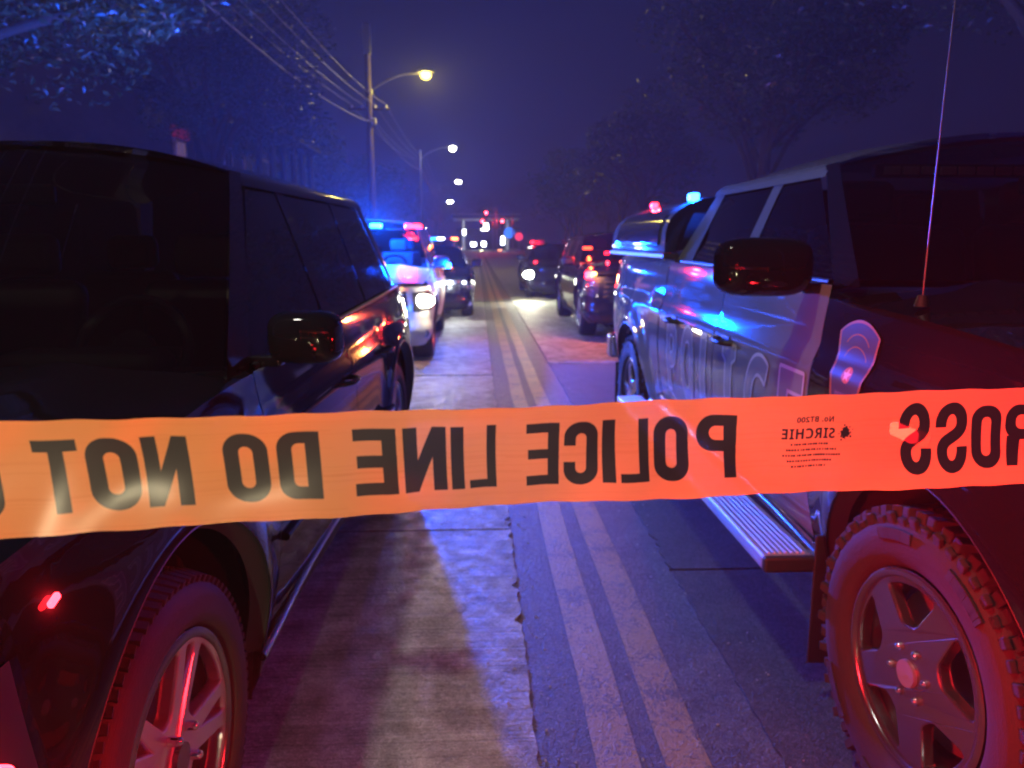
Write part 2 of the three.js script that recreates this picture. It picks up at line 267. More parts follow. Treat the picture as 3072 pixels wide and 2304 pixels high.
function vehicle(name, label, category, group, base, paint, pos, turn, opt = {}) {
  const o = { ...base, ...opt.dims }, t = thing(name, label, category, pos, turn, group), near = !!opt.near;
  const nosePaint = opt.nosePaint ?? paint, nz = near ? 1 : 0.5, glassM = opt.glass ?? M.glass;
  const belt = (z) => lerp(o.belt0, o.belt1, clamp((o.zA0 - z) / (o.zA0 - o.zD0), 0, 1));
  const hoodY = (z) => lerp(o.hoodC, o.hoodF, Math.pow(clamp((z - o.zA0) / (o.zF - o.zA0), 0, 1), 1.6));
  const body = (y, z) => {
    let p = o.W; const tf = (z - 0.2) / (o.zF - 0.2), tr = (-o.wb - 0.3 - z) / (-o.wb - 0.3 - o.zR);
    if (tf > 0) p -= 0.10 * tf ** 2.2; if (tr > 0) p -= 0.07 * tr ** 2.2;
    const m = lerp(o.sill, o.belt0, 0.52), c = (y - m) / (o.belt0 - m); p -= (c < 0 ? 0.055 : 0.035) * c * c;
    p -= 0.022 * sstep(o.crease - 0.02, o.crease + 0.04, y);
    for (const za of [0, -o.wb]) { const d = Math.hypot(z - za, y - o.rw); p += 0.035 * Math.exp(-(Math.max(0, d - o.ra) ** 2) / 0.012); }
    return p;
  };
  const side = (y, z) => { const b = belt(z); return y <= b ? body(y, z) : body(b, z) - 0.035 - (y - b) * o.lean - 0.05 * Math.max(0, (y - b)) ** 2; };
  const bottom = (z) => { for (const za of [0, -o.wb]) if (Math.abs(z - za) < o.ra) return o.rw + Math.sqrt(o.ra ** 2 - (z - za) ** 2); return o.sill; };
  const panel = (s, z0, z1, top, off = 0, bot = bottom) => {
    const zs = []; const n = Math.max(6, Math.round(Math.abs(z1 - z0) * 24 * nz)); for (let i = 0; i <= n; i++) zs.push(lerp(z0, z1, i / n));
    for (const za of [0, -o.wb]) for (const q of [-1, 1]) for (const e of [1e-4, -1e-4, 0.004, 0.014, 0.03]) { const z = za + q * (o.ra - e); if (z < Math.max(z0, z1) && z > Math.min(z0, z1)) zs.push(z); }
    zs.sort((a, b) => b - a); const nv = Math.round(16 * nz) + 2;
    const g = bodyPatch((u, v) => { const z = zs[Math.round(u * (zs.length - 1))], y = lerp(bot(z), top(z), v); return [s * (side(y, z) + off), y, z]; }, zs.length - 1, nv, (u, v, q) => [-q[2], q[1]]);
    return g;
  };
  const topF = (z) => hoodY(z) - 0.012, topB = (z) => belt(z), gap = 0.004;
  const quad = (s, b0, b1, t0, t1, y0, y1, off = 0, nu = 6, nv = 8) => bodyPatch((u, v) => { const z = lerp(lerp(b0, b1, u), lerp(t0, t1, u), v), yb = typeof y0 === 'function' ? y0(z) : y0, y = lerp(yb, y1, v); return [s * (side(Math.max(y, belt(z) + 0.001), z) + off), y, z]; }, nu, nv);
  const rearCab = o.pickup ? o.zC - 0.20 : o.zR + 0.32;
  for (const s of [-1, 1]) {
    const lbl = (m, l) => { m.userData.label = l; return m; };
    add(t, 'fender', panel(s, o.zFe + 0.02, o.zA0 - 0.06 + gap, topF), nosePaint);
    const doors = [[o.zA0 - 0.06, o.zB - 0.05], [o.zB - 0.05 - gap, o.zC - 0.02]];
    for (const [a, b] of doors) {
      const d = add(t, 'door', panel(s, a - gap / 2, b + gap / 2, topB), paint);
      const zh = b + 0.17, yh = o.crease - 0.05;
      add(d, 'door_handle', merge([tube([[s * (side(yh, zh) - 0.005), yh, zh - 0.09], [s * (side(yh, zh) + 0.035), yh, zh - 0.06], [s * (side(yh, zh) + 0.035), yh, zh + 0.06], [s * (side(yh, zh) - 0.005), yh, zh + 0.09]], 0.012, 14, 6), box(0.012, 0.05, 0.1, s * (side(yh, zh) - 0.002), yh, zh)]), opt.handle ?? paint);
    }
    if (o.pickup) {
      add(t, 'cab_corner', panel(s, o.zC - 0.02 - gap, rearCab, topB), paint);
      add(t, 'bed_side', panel(s, rearCab - 0.02, o.zR + 0.05, () => 1.40), paint);
      add(t, 'tail_light', bodyPatch((u, v) => { const z = lerp(o.zR + 0.16, o.zR + 0.03, u), y = lerp(0.92, 1.28, v); return [s * (side(y, z) + 0.004), y, z]; }, 3, 6), M.tailLens);
    } else {
      add(t, 'quarter_panel', panel(s, o.zC - 0.02 - gap, o.zR + 0.10, topB), paint);
      const L = add(t, 'tail_light', bodyPatch((u, v) => { const z = lerp(o.zR + 0.42, o.zR + 0.11, u), y = lerp(o.belt1 - 0.24, o.belt1 - 0.06, v); return [s * (side(y, z) + 0.005), y, z]; }, 4, 4), M.tailLens);
    }
    // sill, arch trims, liners
    add(t, 'sill', bodyPatch((u, v) => { const z = lerp(-o.ra + 0.01, -o.wb + o.ra - 0.01, u), a = v * Math.PI * 0.6; return [s * (side(o.sill, z) + 0.006 - 0.09 * (1 - Math.cos(a))), o.sill + 0.002 - 0.12 * Math.sin(a), z]; }, 8, 5), M.plastic);
    for (const za of [0, -o.wb]) {
      add(t, 'arch_trim', bodyPatch((u, v) => { const a = lerp(-0.08, Math.PI + 0.08, u), c = v * Math.PI, r = o.ra - 0.004 + 0.028 * Math.sin(c / 2 + 0.2) - 0.028, y = Math.max(o.rw + (r + 0.012 * Math.sin(c)) * Math.sin(a), o.sill - 0.02), z = za + (r + 0.012 * Math.sin(c)) * Math.cos(a); return [s * (side(Math.max(y, o.sill), z) + 0.012 * Math.sin(c) - 0.05 * (1 - v)), y, z]; }, 40, 6), opt.archTrim ?? M.plastic);
      add(t, 'wheel_well', bodyPatch((u, v) => { const a = lerp(-0.35, Math.PI + 0.35, u); return [s * lerp(o.W - 0.05, o.W - 0.42, v), Math.max(o.rw + (o.ra + 0.006) * Math.sin(a), 0.16), za + (o.ra + 0.006) * Math.cos(a)]; }, 24, 2), M.liner);
      add(t, 'wheel_well', bodyPatch((u, v) => [s * (o.W - 0.42), lerp(0.16, o.rw + o.ra, v), za + lerp(-1, 1, u) * (o.ra + 0.006)], 1, 1), M.liner);
      wheel(t, o, o.pickup ? 'at' : 'road', s * (o.W - o.width / 2 + (o.pickup ? 0.005 : -0.01)), za, s, za === 0 ? (opt.steer ?? 0) : 0, rr(0, 6), near);
    }
    // greenhouse
    const yr = o.roofE, yt = yr - 0.055, b = (z) => belt(z) + 0.012, zt = (z) => z;
    add(t, 'pillar', quad(s, o.zA0 + 0.06, o.zA0 - 0.12, o.zA1 + 0.05, o.zA1 - 0.06, (z) => Math.min(belt(z), o.belt0), yr - 0.01, 0.004), opt.pillar ?? paint);
    const fw = add(t, 'side_window', quad(s, o.zA0 - 0.14, o.zB + 0.045, o.zA1 - 0.07, o.zB + 0.01, b, yt, -0.004), glassM);
    add(t, 'pillar', quad(s, o.zB + 0.045, o.zB - 0.075, o.zB + 0.01, o.zB - 0.09, b, yt, 0), opt.midPillar ?? M.plastic);
    add(t, 'side_window', quad(s, o.zB - 0.075, o.zC + 0.10, o.zB - 0.09, o.zC + (o.pickup ? 0.14 : 0.06), b, yt, -0.004), glassM);
    if (o.pickup) add(t, 'pillar', quad(s, o.zC + 0.10, rearCab, o.zC + 0.14, o.zD1 + 0.02, b, yt, 0), paint);
    else {
      add(t, 'pillar', quad(s, o.zC + 0.10, o.zC - 0.04, o.zC + 0.06, o.zC - 0.06, b, yt, 0), opt.midPillar ?? M.plastic);
      add(t, 'side_window', quad(s, o.zC - 0.04, lerp(o.zC, o.zD0, 0.72), o.zC - 0.06, lerp(o.zC, o.zD1, 0.80), b, yt, -0.004), glassM);
      add(t, 'pillar', quad(s, lerp(o.zC, o.zD0, 0.72), o.zD0 + 0.03, lerp(o.zC, o.zD1, 0.80), o.zD1, b, yt, 0), paint);
    }
    add(t, 'roof_rail', bodyPatch((u, v) => { const z = lerp(o.zA1 - 0.01, o.zD1, u), y = lerp(yt - 0.004, yr, v); return [s * (side(y, z) + 0.006 - 0.03 * v * v * v), y, z]; }, 16, 5), paint);
    add(t, 'window_trim', tube([0, 0.2, 0.4, 0.6, 0.8, 1].map((u) => { const z = lerp(o.zA0 - 0.1, o.pickup ? o.zC : o.zD0 + 0.2, u); return [s * (body(belt(z), z) - 0.012), belt(z) + 0.008, z]; }), 0.010, 20, 6), opt.windowTrim ?? M.plastic);
    // door mirror
    const big = o.pickup ? 1.28 : 0.86, mz = o.zA0 - 0.17, my = o.belt0 + (o.pickup ? 0.055 : 0.09), mx = side(o.belt0, mz);
    const mm = add(t, 'door_mirror', merge([(() => { const g = new THREE.SphereGeometry(1, 24, 16); const a = g.attributes.position; for (let i = 0; i < a.count; i++) { let [x, y, z] = [a.getX(i), a.getY(i), a.getZ(i)]; const f = (q, e) => Math.sign(q) * Math.abs(q) ** e; x = f(x, 0.55); y = f(y, 0.55); z = z < 0 ? Math.max(z * 0.5, -0.35) : f(z, 0.8); a.setXYZ(i, x * 0.128 * big, y * (o.pickup ? 0.076 : 0.092) * big, z * 0.085); } g.computeVertexNormals(); g.translate(s * (mx + 0.15 * big), my, mz); return g; })(), box(0.1, 0.035, 0.07, s * (mx + 0.01), my - 0.07, mz, 0.012)]), opt.mirrorMat ?? M.plastic);
    add(mm, 'mirror_glass', bodyPatch((u, v) => [s * (mx + 0.15 * big + (u - 0.5) * 0.19 * big), my + (v - 0.5) * 0.13 * big, mz - 0.034], 1, 1), M.mirror);
  }
  // hood, roof, screens
  const hz0 = o.zFe + 0.33, hx = (z) => side(hoodY(z) - 0.012, z) - 0.006;
  add(t, 'hood', bodyPatch((u, v) => { const k = u * 2 - 1, zc = lerp(o.zF - 0.10 - 0.16 * Math.abs(k) ** 2.4, o.zc - 0.22 * k * k, v), y = hoodY(Math.min(zc, o.zF - 0.03)) + 0.055 * (1 - Math.abs(k) ** 2.2) * sstep(0, 0.25, v + 0.08) + 0.018 * Math.exp(-((Math.abs(k) - 0.55) ** 2) / 0.01) * sstep(0.1, 0.9, v); return [k * hx(Math.min(zc, o.zF - 0.05)), y - 0.02 * Math.abs(k) ** 8, zc]; }, 36, 18), nosePaint);
  const wsX = (y, z) => side(Math.max(y, belt(z) + 0.001), z) - 0.012;
  const ws = add(t, 'windshield', bodyPatch((u, v) => { const k = u * 2 - 1, z = lerp(o.zc - 0.20 * k * k, o.zA1 + 0.11 - 0.10 * k * k, v), y = lerp(o.belt0 + 0.02, lerp(o.roofE, o.roofC, 0.75 * (1 - k * k)) - 0.02, v) + 0.02 * Math.sin(v * Math.PI); return [k * (lerp(body(o.belt0, o.zA0) - 0.05, side(o.roofE, o.zA1) + 0.0, v)), y, z]; }, 24, 12), M.glass);
  add(t, 'cowl', bodyPatch((u, v) => { const k = u * 2 - 1; return [k * (body(o.belt0, o.zA0) - 0.04), o.hoodC - 0.015 + 0.02 * v, lerp(o.zc + 0.06, o.zc - 0.08, v) - 0.21 * k * k]; }, 16, 2), M.plastic);
  add(t, 'roof', bodyPatch((u, v) => { const k = u * 2 - 1, z = lerp(o.zA1 + 0.12 - 0.10 * k * k, o.zD1 + 0.02, v), e = side(o.roofE, clamp(z, o.zD1, o.zA1)) - 0.02; return [k * e, o.roofE - 0.005 + (o.roofC - o.roofE) * (1 - Math.abs(k) ** 2.6) * (0.75 + 0.25 * Math.sin(v * Math.PI)) - (0.02 * (v > 0.7 ? (v - 0.7) / 0.3 : 0)), z]; }, 24, 18), paint);
  if (opt.ribs) for (const s of [-1, 1]) add(t, 'roof_bar', tube([[s * 0.64, o.roofE + 0.025, o.zA1 - 0.15], [s * 0.66, o.roofE + 0.05, o.zA1 - 0.3], [s * 0.66, o.roofE + 0.05, o.zD1 + 0.4], [s * 0.64, o.roofE + 0.02, o.zD1 + 0.2]], 0.014, 30, 8), M.black);
  // nose
  const nose = (k, y, off = 0) => { const th = k * Math.PI / 2, w0 = side(Math.min(y, hoodY(o.zFe) - 0.02), o.zFe) + off, sg = Math.sign(Math.sin(th)), rk = 0.05 * Math.max(0, (y - 0.6) / 0.5) ** 2 + 0.05 * Math.max(0, (0.45 - y) / 0.2) ** 2; return [sg * w0 * Math.abs(Math.sin(th)) ** 0.62, y, o.zFe + (o.zF + off - o.zFe - rk) * Math.cos(th) ** 0.62]; };
  const nb = o.sill - 0.06, nt = o.hoodF - 0.01, gm = lerp(nb, nt, 0.46), hl = lerp(nb, nt, 0.60), ht = lerp(nb, nt, 0.92);
  add(t, 'front_fascia', bodyPatch((u, v) => nose(u * 2 - 1, lerp(gm, nt, v), 0), 40, 8), nosePaint);
  add(t, 'front_bumper', bodyPatch((u, v) => nose(u * 2 - 1, lerp(nb, gm, v), 0.035 * Math.sin(Math.PI * clamp(v * 1.1, 0, 1)) + 0.004), 40, 8), nosePaint);
  const gr = add(t, 'grille', bodyPatch((u, v) => nose(lerp(-0.42, 0.42, u), lerp(gm + 0.06, nt - 0.05, v), 0.006), 16, 4), M.plastic);
  for (let k = 0; k < 4; k++) add(gr, 'grille_bar', bodyPatch((u, v) => { const a = v * Math.PI * 2, c = nose(lerp(-0.41, 0.41, u), lerp(gm + 0.09, nt - 0.08, k / 3), 0.014); return [c[0], c[1] + 0.014 * Math.sin(a), c[2] + 0.010 * Math.cos(a)]; }, 16, 6), opt.grilleBar ?? M.plastic);
  add(t, 'number_plate', box(0.3, 0.15, 0.012, 0, lerp(nb, gm, 0.6), o.zF + 0.046, 0.004), M.trimWhite);
  for (const s of [-1, 1]) {
    const h = add(t, 'headlight', bodyPatch((u, v) => nose(s * lerp(0.50, 1.0, u), lerp(hl, ht, v) + 0.02 * (u - 0.5), 0.004), 14, 6), M.plastic);
    add(h, 'headlight_lens', bodyPatch((u, v) => nose(s * lerp(0.49, 1.0, u), lerp(hl - 0.01, ht + 0.01, v) + 0.02 * (u - 0.5), 0.018), 14, 6), M.lens);
    for (const u of [0.62, 0.78]) { const c = nose(s * u, (hl + ht) / 2, 0.010); const g = new THREE.SphereGeometry(0.05, 16, 10, 0, Math.PI * 2, 0, 1.1); g.rotateX(Math.PI / 2); g.scale(1, 1, 0.4); g.translate(...c); g.translate(0, 0, -0.012); add(h, 'reflector', g, M.chrome); }
    if (opt.headlight) { const c = nose(s * 0.66, (hl + ht) / 2, 0.028); lamp(t, 'headlight_bulb', new THREE.SphereGeometry(opt.headR ?? 0.05, 14, 10).scale(1.5, 0.9, 0.4), c, opt.headCol ?? WARM, opt.headlight[0], opt.headlight[1], { aim: opt.headAim ?? [0, -0.08, 1], angle: opt.headAngle ?? 1.2, pen: 1, soft: 2 }); }
    add(t, 'fog_lamp', (() => { const c = nose(s * 0.72, lerp(nb, gm, 0.45), 0.03); const g = cyl(0.045, 0.045, 0.03, 18); g.rotateX(Math.PI / 2); g.translate(c[0], c[1], c[2]); return g; })(), M.chrome);
  }
  // tail
  if (o.pickup) {
    add(t, 'tailgate', box(1.78, 0.52, 0.07, 0, 1.10, o.zR + 0.06, 0.02), paint);
    add(t, 'cab_back', bodyPatch((u, v) => { const k = u * 2 - 1, y = lerp(0.7, o.roofE - 0.02, v); return [k * (side(Math.max(y, 0.7), rearCab) - 0.03), y, lerp(rearCab, o.zD1 + 0.02, sstep(0.6, 1, v))]; }, 8, 8), paint);
    add(t, 'bed_floor', box(1.7, 0.04, 1.9, 0, 0.86, (rearCab + o.zR) / 2, 0.01), M.plastic);
    add(t, 'bed_rail', merge([-1, 1].map((s) => box(0.10, 0.035, rearCab - o.zR - 0.1, s * (o.W - 0.075), 1.41, (rearCab + o.zR) / 2, 0.012))), M.plastic);
    add(t, 'rear_bumper', box(1.95, 0.2, 0.16, 0, 0.62, o.zR - 0.06, 0.03), M.chrome);
  } else {
    add(t, 'tailgate', bodyPatch((u, v) => { const k = u * 2 - 1, y = lerp(0.5, belt(o.zD0), v); return [k * (side(y, o.zR + 0.10)), y, o.zR + 0.10 - 0.10 * (1 - Math.abs(k) ** 3) + 0.06 * v]; }, 16, 8), paint);
    add(t, 'rear_window', bodyPatch((u, v) => { const k = u * 2 - 1, y = lerp(belt(o.zD0), o.roofE + (o.roofC - o.roofE) * 0.6 * (1 - k * k), v); return [k * (side(Math.max(y, belt(o.zD0) + 0.01), o.zD0) - 0.03), y, lerp(o.zR + 0.16, o.zD1, v) - 0.08 * (1 - Math.abs(k) ** 3) * (1 - v)]; }, 12, 6), glassM);
    add(t, 'rear_bumper', bodyPatch((u, v) => { const k = u * 2 - 1, y = lerp(o.sill - 0.05, 0.56, v); return [k * (side(Math.max(y, o.sill), o.zR + 0.12) + 0.01), y, o.zR + 0.12 - 0.16 * (1 - Math.abs(k) ** 4) * Math.sin(Math.PI * clamp(v, 0.12, 0.9))]; }, 16, 6), paint);
  }
  // chassis and cabin
  add(t, 'underbody', merge([box((o.W - 0.44) * 2, 0.2, o.zF - o.zR - 0.5, 0, o.sill - 0.05, (o.zF + o.zR) / 2, 0.03), box((o.W - 0.12) * 2, 0.12, o.wb - 2 * o.ra - 0.06, 0, o.sill + 0.0, -o.wb / 2, 0.03), box((o.W - 0.2) * 2, o.hoodC - 0.55, 0.05, 0, (o.hoodC + 0.4) / 2, o.zA0 + 0.16, 0.01)]), M.liner);
  if (!opt.noCabin) {
    const fy = o.sill + 0.1, sy = o.pickup ? 0.95 : 0.72;
    add(t, 'dashboard', merge([box((o.W - 0.12) * 2, 0.24, 0.5, 0, o.belt0 - 0.14, o.zA0 - 0.12, 0.09), box(0.5, 0.16, 0.2, 0.36, o.belt0 - 0.04, o.zA0 - 0.24, 0.05)]), M.cabin);
    add(t, 'steering_wheel', (() => { const g = merge([new THREE.TorusGeometry(0.185, 0.018, 10, 36), box(0.34, 0.05, 0.03, 0, -0.01, 0, 0.01), cyl(0.07, 0.07, 0.05, 18).rotateX(Math.PI / 2)]); g.rotateX(-0.4); g.translate(0.38, o.belt0 + 0.0, o.zA0 - 0.50); return g; })(), M.seat);
    for (const [sx, sz] of [[-0.38, o.zB + 0.12], [0.38, o.zB + 0.12], [-0.4, o.zC + 0.12], [0.4, o.zC + 0.12]]) {
      const a = add(t, 'car_seat', merge([box(0.5, 0.16, 0.5, sx, sy - 0.02, sz + 0.22, 0.05), (() => { const g = box(0.5, 0.62, 0.14, 0, 0.3, 0, 0.06); g.rotateX(-0.2); g.translate(sx, sy + 0.02, sz); return g; })()]), M.seat);
      add(a, 'headrest', box(0.26, 0.18, 0.1, sx, sy + 0.72, sz - 0.15, 0.045), M.seat);
    }
    add(t, 'rear_view_mirror', box(0.24, 0.07, 0.03, 0, o.roofE - 0.10, o.zA1 + 0.16, 0.015), M.plastic);
  }
  return { t, o, side, body, belt, nose, hoodY, levels: { nb, nt, gm, hl, ht }, rearCab };
}
function lightBar(parent, y, z, segs, w = 1.2) { // segs: list of [x, colour, glare, cd] that are lit now; dark lenses between
  const b = part(parent, 'light_bar', [0, y, z]);
  add(b, 'bar_base', box(w, 0.025, 0.28, 0, 0.0, 0, 0.01), M.plastic);
  for (const s of [-1, 1]) add(b, 'bar_foot', box(0.06, 0.06, 0.2, s * (w / 2 - 0.15), -0.03, 0, 0.01), M.plastic);
  const n = 8;
  for (let i = 0; i < n; i++) {
    const x = (i + 0.5) / n * w - w / 2, lit = segs.find((q) => Math.abs(q[0] - x) < w / n / 2);
    const g = box(w / n - 0.008, 0.06, 0.25, 0, 0, 0, 0.02);
    if (lit) lamp(b, 'bar_light', g, [x, 0.045, 0], lit[1], lit[2], lit[3], { soft: 2 });
    else { const m = add(b, 'bar_lens', g, x < 0 ? M.lensBlue ??= phys({ color: lin(0.02, 0.04, 0.25), roughness: 0.08, clearcoat: 1 }) : M.lensRed ??= phys({ color: lin(0.25, 0.01, 0.015), roughness: 0.08, clearcoat: 1 })); m.position.set(x, 0.045, 0); }
  }
  return b;
}

// ---------------------------------------------------------------- black SUV beside the tape
{
  const v = vehicle('black_suv', 'glossy black SUV with silver alloy wheels standing on the concrete lane behind the tape', 'SUV', null, SUV, M.black, [-1.605, 0, -1.565], -0.049, { near: true, glass: M.glassDark, midPillar: M.black, mirrorMat: M.black, dims: { roofE: 1.755, roofC: 1.87, rw: 0.405, ra: 0.512, rim: 0.277 } });
  const { t, o, side } = v;
  for (const s of [-1, 1]) {
    add(t, 'sill_strip', tube([-0.5, -1.2, -1.9, -2.55].map((z) => [s * (side(o.sill, z) + 0.012), o.sill + 0.02, z]), 0.012, 30, 8), M.chrome);
    add(t, 'side_moulding', tube([-0.72, -1.3, -1.9, -2.6].map((z) => [s * (side(0.62, z) + 0.004), 0.62, z]), 0.014, 30, 6), M.black);
    if (s > 0) { const k = lamp(t, 'marker_light', box(0.010, 0.012, 0.026, 0, 0, 0, 0.004), [side(0.965, 0.40) + 0.007, 0.965, 0.40], RED, 30, 0.08, { soft: 0.3 }); k.rotation.x = 0.35; }  // glowing bar added to give the red glint on the fender
    if (s > 0) lamp(t, 'corner_light', box(0.04, 0.04, 0.10, 0, 0, 0, 0.012), [1.0, 0.80, 0.62], RED, 30, 60, { aim: [1, 0.03, -0.34], angle: 0.62, pen: 1, soft: 2 });  // unseen red lamp added to redden the pickup fender and wheel
    add(t, 'fender_vent', box(0.012, 0.05, 0.16, s * (side(0.86, -0.53) + 0.004), 0.86, -0.53, 0.005), M.chrome);
  }
}

// ---------------------------------------------------------------- patrol pickup
function canvasTex(w, h, draw, srgb = true) { const c = document.createElement('canvas'); c.width = w; c.height = h; const x = c.getContext('2d'); draw(x, w, h); const t = new THREE.CanvasTexture(c); if (srgb) t.colorSpace = THREE.SRGBColorSpace; return t; }
{
  const pos = [2.10, 0, -1.75];
  const v = vehicle('patrol_pickup', 'silver police pickup with POLICE lettering, side step and chunky tyres, red lamp on its fender', 'pickup truck', null, PICKUP, M.silver, pos, 0, { near: true, steer: 0.08, pillar: M.black, mirrorMat: M.black, nosePaint: M.black, handle: M.plastic, archTrim: M.plastic, midPillar: M.silver, glass: M.glassDark, windowTrim: M.plastic, grilleBar: M.chrome });
  const { t, o, side, rearCab, hoodY } = v;
  for (const s of [-1, 1]) {
    const sb = add(t, 'side_step', merge([box(0.17, 0.05, 2.62, s * 1.10, 0.475, -1.86, 0.012)]), M.alu);
    for (let k = 0; k < 7; k++) add(sb, 'step_rib', box(0.010, 0.008, 2.58, s * (1.10 + (k - 3) * 0.019), 0.502, -1.86, 0.003), M.alu);
    add(sb, 'end_cap', box(0.172, 0.052, 0.03, s * 1.10, 0.475, -0.545, 0.01), M.plastic);
    for (const z of [-0.75, -1.6, -2.45, -3.0]) add(sb, 'step_bracket', tube([[s * 1.06, 0.47, z], [s * 0.99, 0.44, z], [s * 0.93, 0.50, z]], 0.016, 8, 6), M.steel);
    add(t, 'sill_moulding', tube([-0.53, -1.2, -2.0, -2.7, -3.02].map((z) => [s * (side(o.sill, z) + 0.006), o.sill - 0.005, z]), 0.020, 30, 8), M.chrome);
    for (const za of [0, -o.wb]) add(t, 'mud_flap', box(0.26, 0.44, 0.012, s * 0.90, 0.36, za - 0.52, 0.004), M.plastic);
  }
  // antenna on the fender
  { const a = part(t, 'antenna', [-0.90, hoodY(-0.28) + 0.005, -0.28]); add(a, 'antenna_mount', cyl(0.012, 0.02, 0.03, 12).translate(0, 0.015, 0), M.plastic); add(a, 'antenna_whip', tube([[0, 0.02, 0], [0.003, 0.3, 0], [0.008, 0.65, 0.0], [0.016, 1.05, 0.0]], 0.0018, 20, 6), M.steel); }
  // light strip at the top of the windshield, not lit
  { const b = part(t, 'visor_light_strip', [0, o.roofE - 0.04, o.zA1 + 0.03]); add(b, 'strip_housing', box(1.2, 0.05, 0.04, 0, 0, 0, 0.01), M.plastic); for (let k = 0; k < 16; k++) add(b, 'strip_lens', box(0.062, 0.03, 0.01, (k - 7.5) * 0.072, 0, 0.024, 0.003), M.trimWhite); }
  // canopy over the bed
  { const z0 = rearCab - 0.06, z1 = o.zR + 0.10, yb = 1.428, yt = 1.73, cap = (k, v) => { // section over the bed
      const a = v * Math.PI, sx = Math.cos(a), w = lerp(0.985, 0.80, Math.pow(Math.sin(a), 1.5)), zz = lerp(z0 - 0.05 * Math.sin(a), z1 + 0.26 * Math.sin(a), k); return [-Math.sign(sx) * Math.abs(sx) ** 0.28 * w, yb + (yt + 0.05 - yb) * Math.sin(a) ** 0.42, zz]; };
    const c = add(t, 'bed_canopy', bodyPatch((u, v2) => cap(u, v2), 18, 48), M.silver);
    add(c, 'canopy_end', bodyPatch((u, v2) => { const q = cap(1, u); return [q[0] * v2, lerp(1.6, q[1], v2), lerp(z1 + 0.12, q[2], v2)]; }, 40, 4), M.darkGlass);
    add(c, 'canopy_end', bodyPatch((u, v2) => { const q = cap(0, u); return [q[0] * v2, lerp(1.6, q[1], v2), lerp(z0 - 0.02, q[2], v2)]; }, 40, 4), M.darkGlass);
    for (const s of [-1, 1]) add(c, 'canopy_window', bodyPatch((u, v2) => { const z = lerp(z0 - 0.14, z1 + 0.30 - 0.08 * (1 - v2), u), y = lerp(1.475, 1.69, v2), sa = ((y - yb) / (yt + 0.05 - yb)) ** (1 / 0.42); return [s * (Math.cos(Math.asin(sa)) ** 0.28 * lerp(0.985, 0.80, sa ** 1.5) + 0.012), y, z]; }, 12, 10), M.darkGlass);
    lamp(t, 'canopy_light', box(0.05, 0.045, 0.10, 0, 0, 0, 0.012), [-0.80, 1.757, -2.93], BLUE, 40, 9);
    lamp(t, 'canopy_light', box(0.05, 0.04, 0.07, 0, 0, 0, 0.012), [-0.79, 1.755, -4.0], RED, 26, 2.0);
  }
  // fender lamp, and an unseen nose lamp added for red light
  { const zl = -0.05, yl = 1.035; lamp(t, 'fender_light', box(0.025, 0.035, 0.10, 0, 0, 0, 0.010), [-(side(yl, zl) + 0.016), yl, zl], RED, 220, 80, { aim: [-0.38, 0.22, 1.0], angle: 0.37, pen: 1 }); }
  lamp(t, 'added_nose_light', box(0.10, 0.04, 0.03, 0, 0, 0, 0.010), [-0.80, 1.02, 0.99], RED, 40, 26, { aim: [-1, 0.03, 0.12], angle: 0.85, pen: 0.7 });
  // push bumper that the tape is tied to
  { const g = []; for (const x of [-0.55, 0.55]) g.push(tube([[x, 0.42, 1.02], [x, 0.6, 1.09], [x, 1.0, 1.085], [x, 1.40, 1.066]], 0.026, 20, 10)); for (const y of [0.62, 0.9, 1.2]) g.push(tube([[-0.55, y, 1.085], [0.55, y, 1.085]], 0.022, 6, 8)); add(t, 'push_bumper', merge(g), M.plastic); }
  // lettering along the doors and the shield on the fender, both printed film
  const letter = canvasTex(1536, 320, (x, w, h) => { x.clearRect(0, 0, w, h); x.font = 'bold 300px sans-serif'; x.textBaseline = 'middle'; x.lineJoin = 'round';
    const cs = [...'POLICE'], cw = w / 6; cs.forEach((c, i) => { const m = x.measureText(c).width; x.save(); x.translate((i + 0.5) * cw, h * 0.53); x.scale(Math.min(1.25, cw * 0.80 / m), 1.28); x.lineWidth = 16; x.strokeStyle = '#b4b7bd'; x.strokeText(c, -m / 2, 0); x.fillStyle = '#777c85'; x.fillText(c, -m / 2, 0); x.restore(); }); });
  const film = phys({ map: letter, transparent: true, roughness: 0.09 });
  for (const s of [-1, 1]) add(t, 'police_lettering', bodyPatch((u, v2) => { const z = s < 0 ? lerp(-2.62, -0.66, u) : lerp(-0.66, -2.62, u), y = lerp(0.66, 1.10, v2); return [s * (side(y, z) + 0.003), y, z]; }, 40, 10), film);
  const shield = canvasTex(384, 480, (x, w, h) => { x.clearRect(0, 0, w, h); const path = (k) => { x.beginPath(); x.moveTo(w * (0.06 + k), h * 0.18); x.quadraticCurveTo(w * 0.5, -h * 0.10 + k * h * 1.6, w * (0.94 - k), h * 0.18); x.quadraticCurveTo(w * (0.90 - k), h * 0.45, w * (0.78 - k), h * (0.97 - k)); x.lineTo(w * (0.22 + k), h * (0.97 - k)); x.quadraticCurveTo(w * (0.10 + k), h * 0.45, w * (0.06 + k), h * 0.18); x.closePath(); };
    path(0); x.fillStyle = '#8a6a3c'; x.fill(); path(0.035); x.fillStyle = '#3f465a'; x.fill();
    x.strokeStyle = '#8a6a3c'; x.lineWidth = 6; x.beginPath(); x.arc(w / 2, h * 0.52, w * 0.27, Math.PI * 1.15, Math.PI * 1.85); x.stroke(); x.beginPath(); x.arc(w / 2, h * 0.42, w * 0.30, Math.PI * 1.2, Math.PI * 1.8); x.stroke();
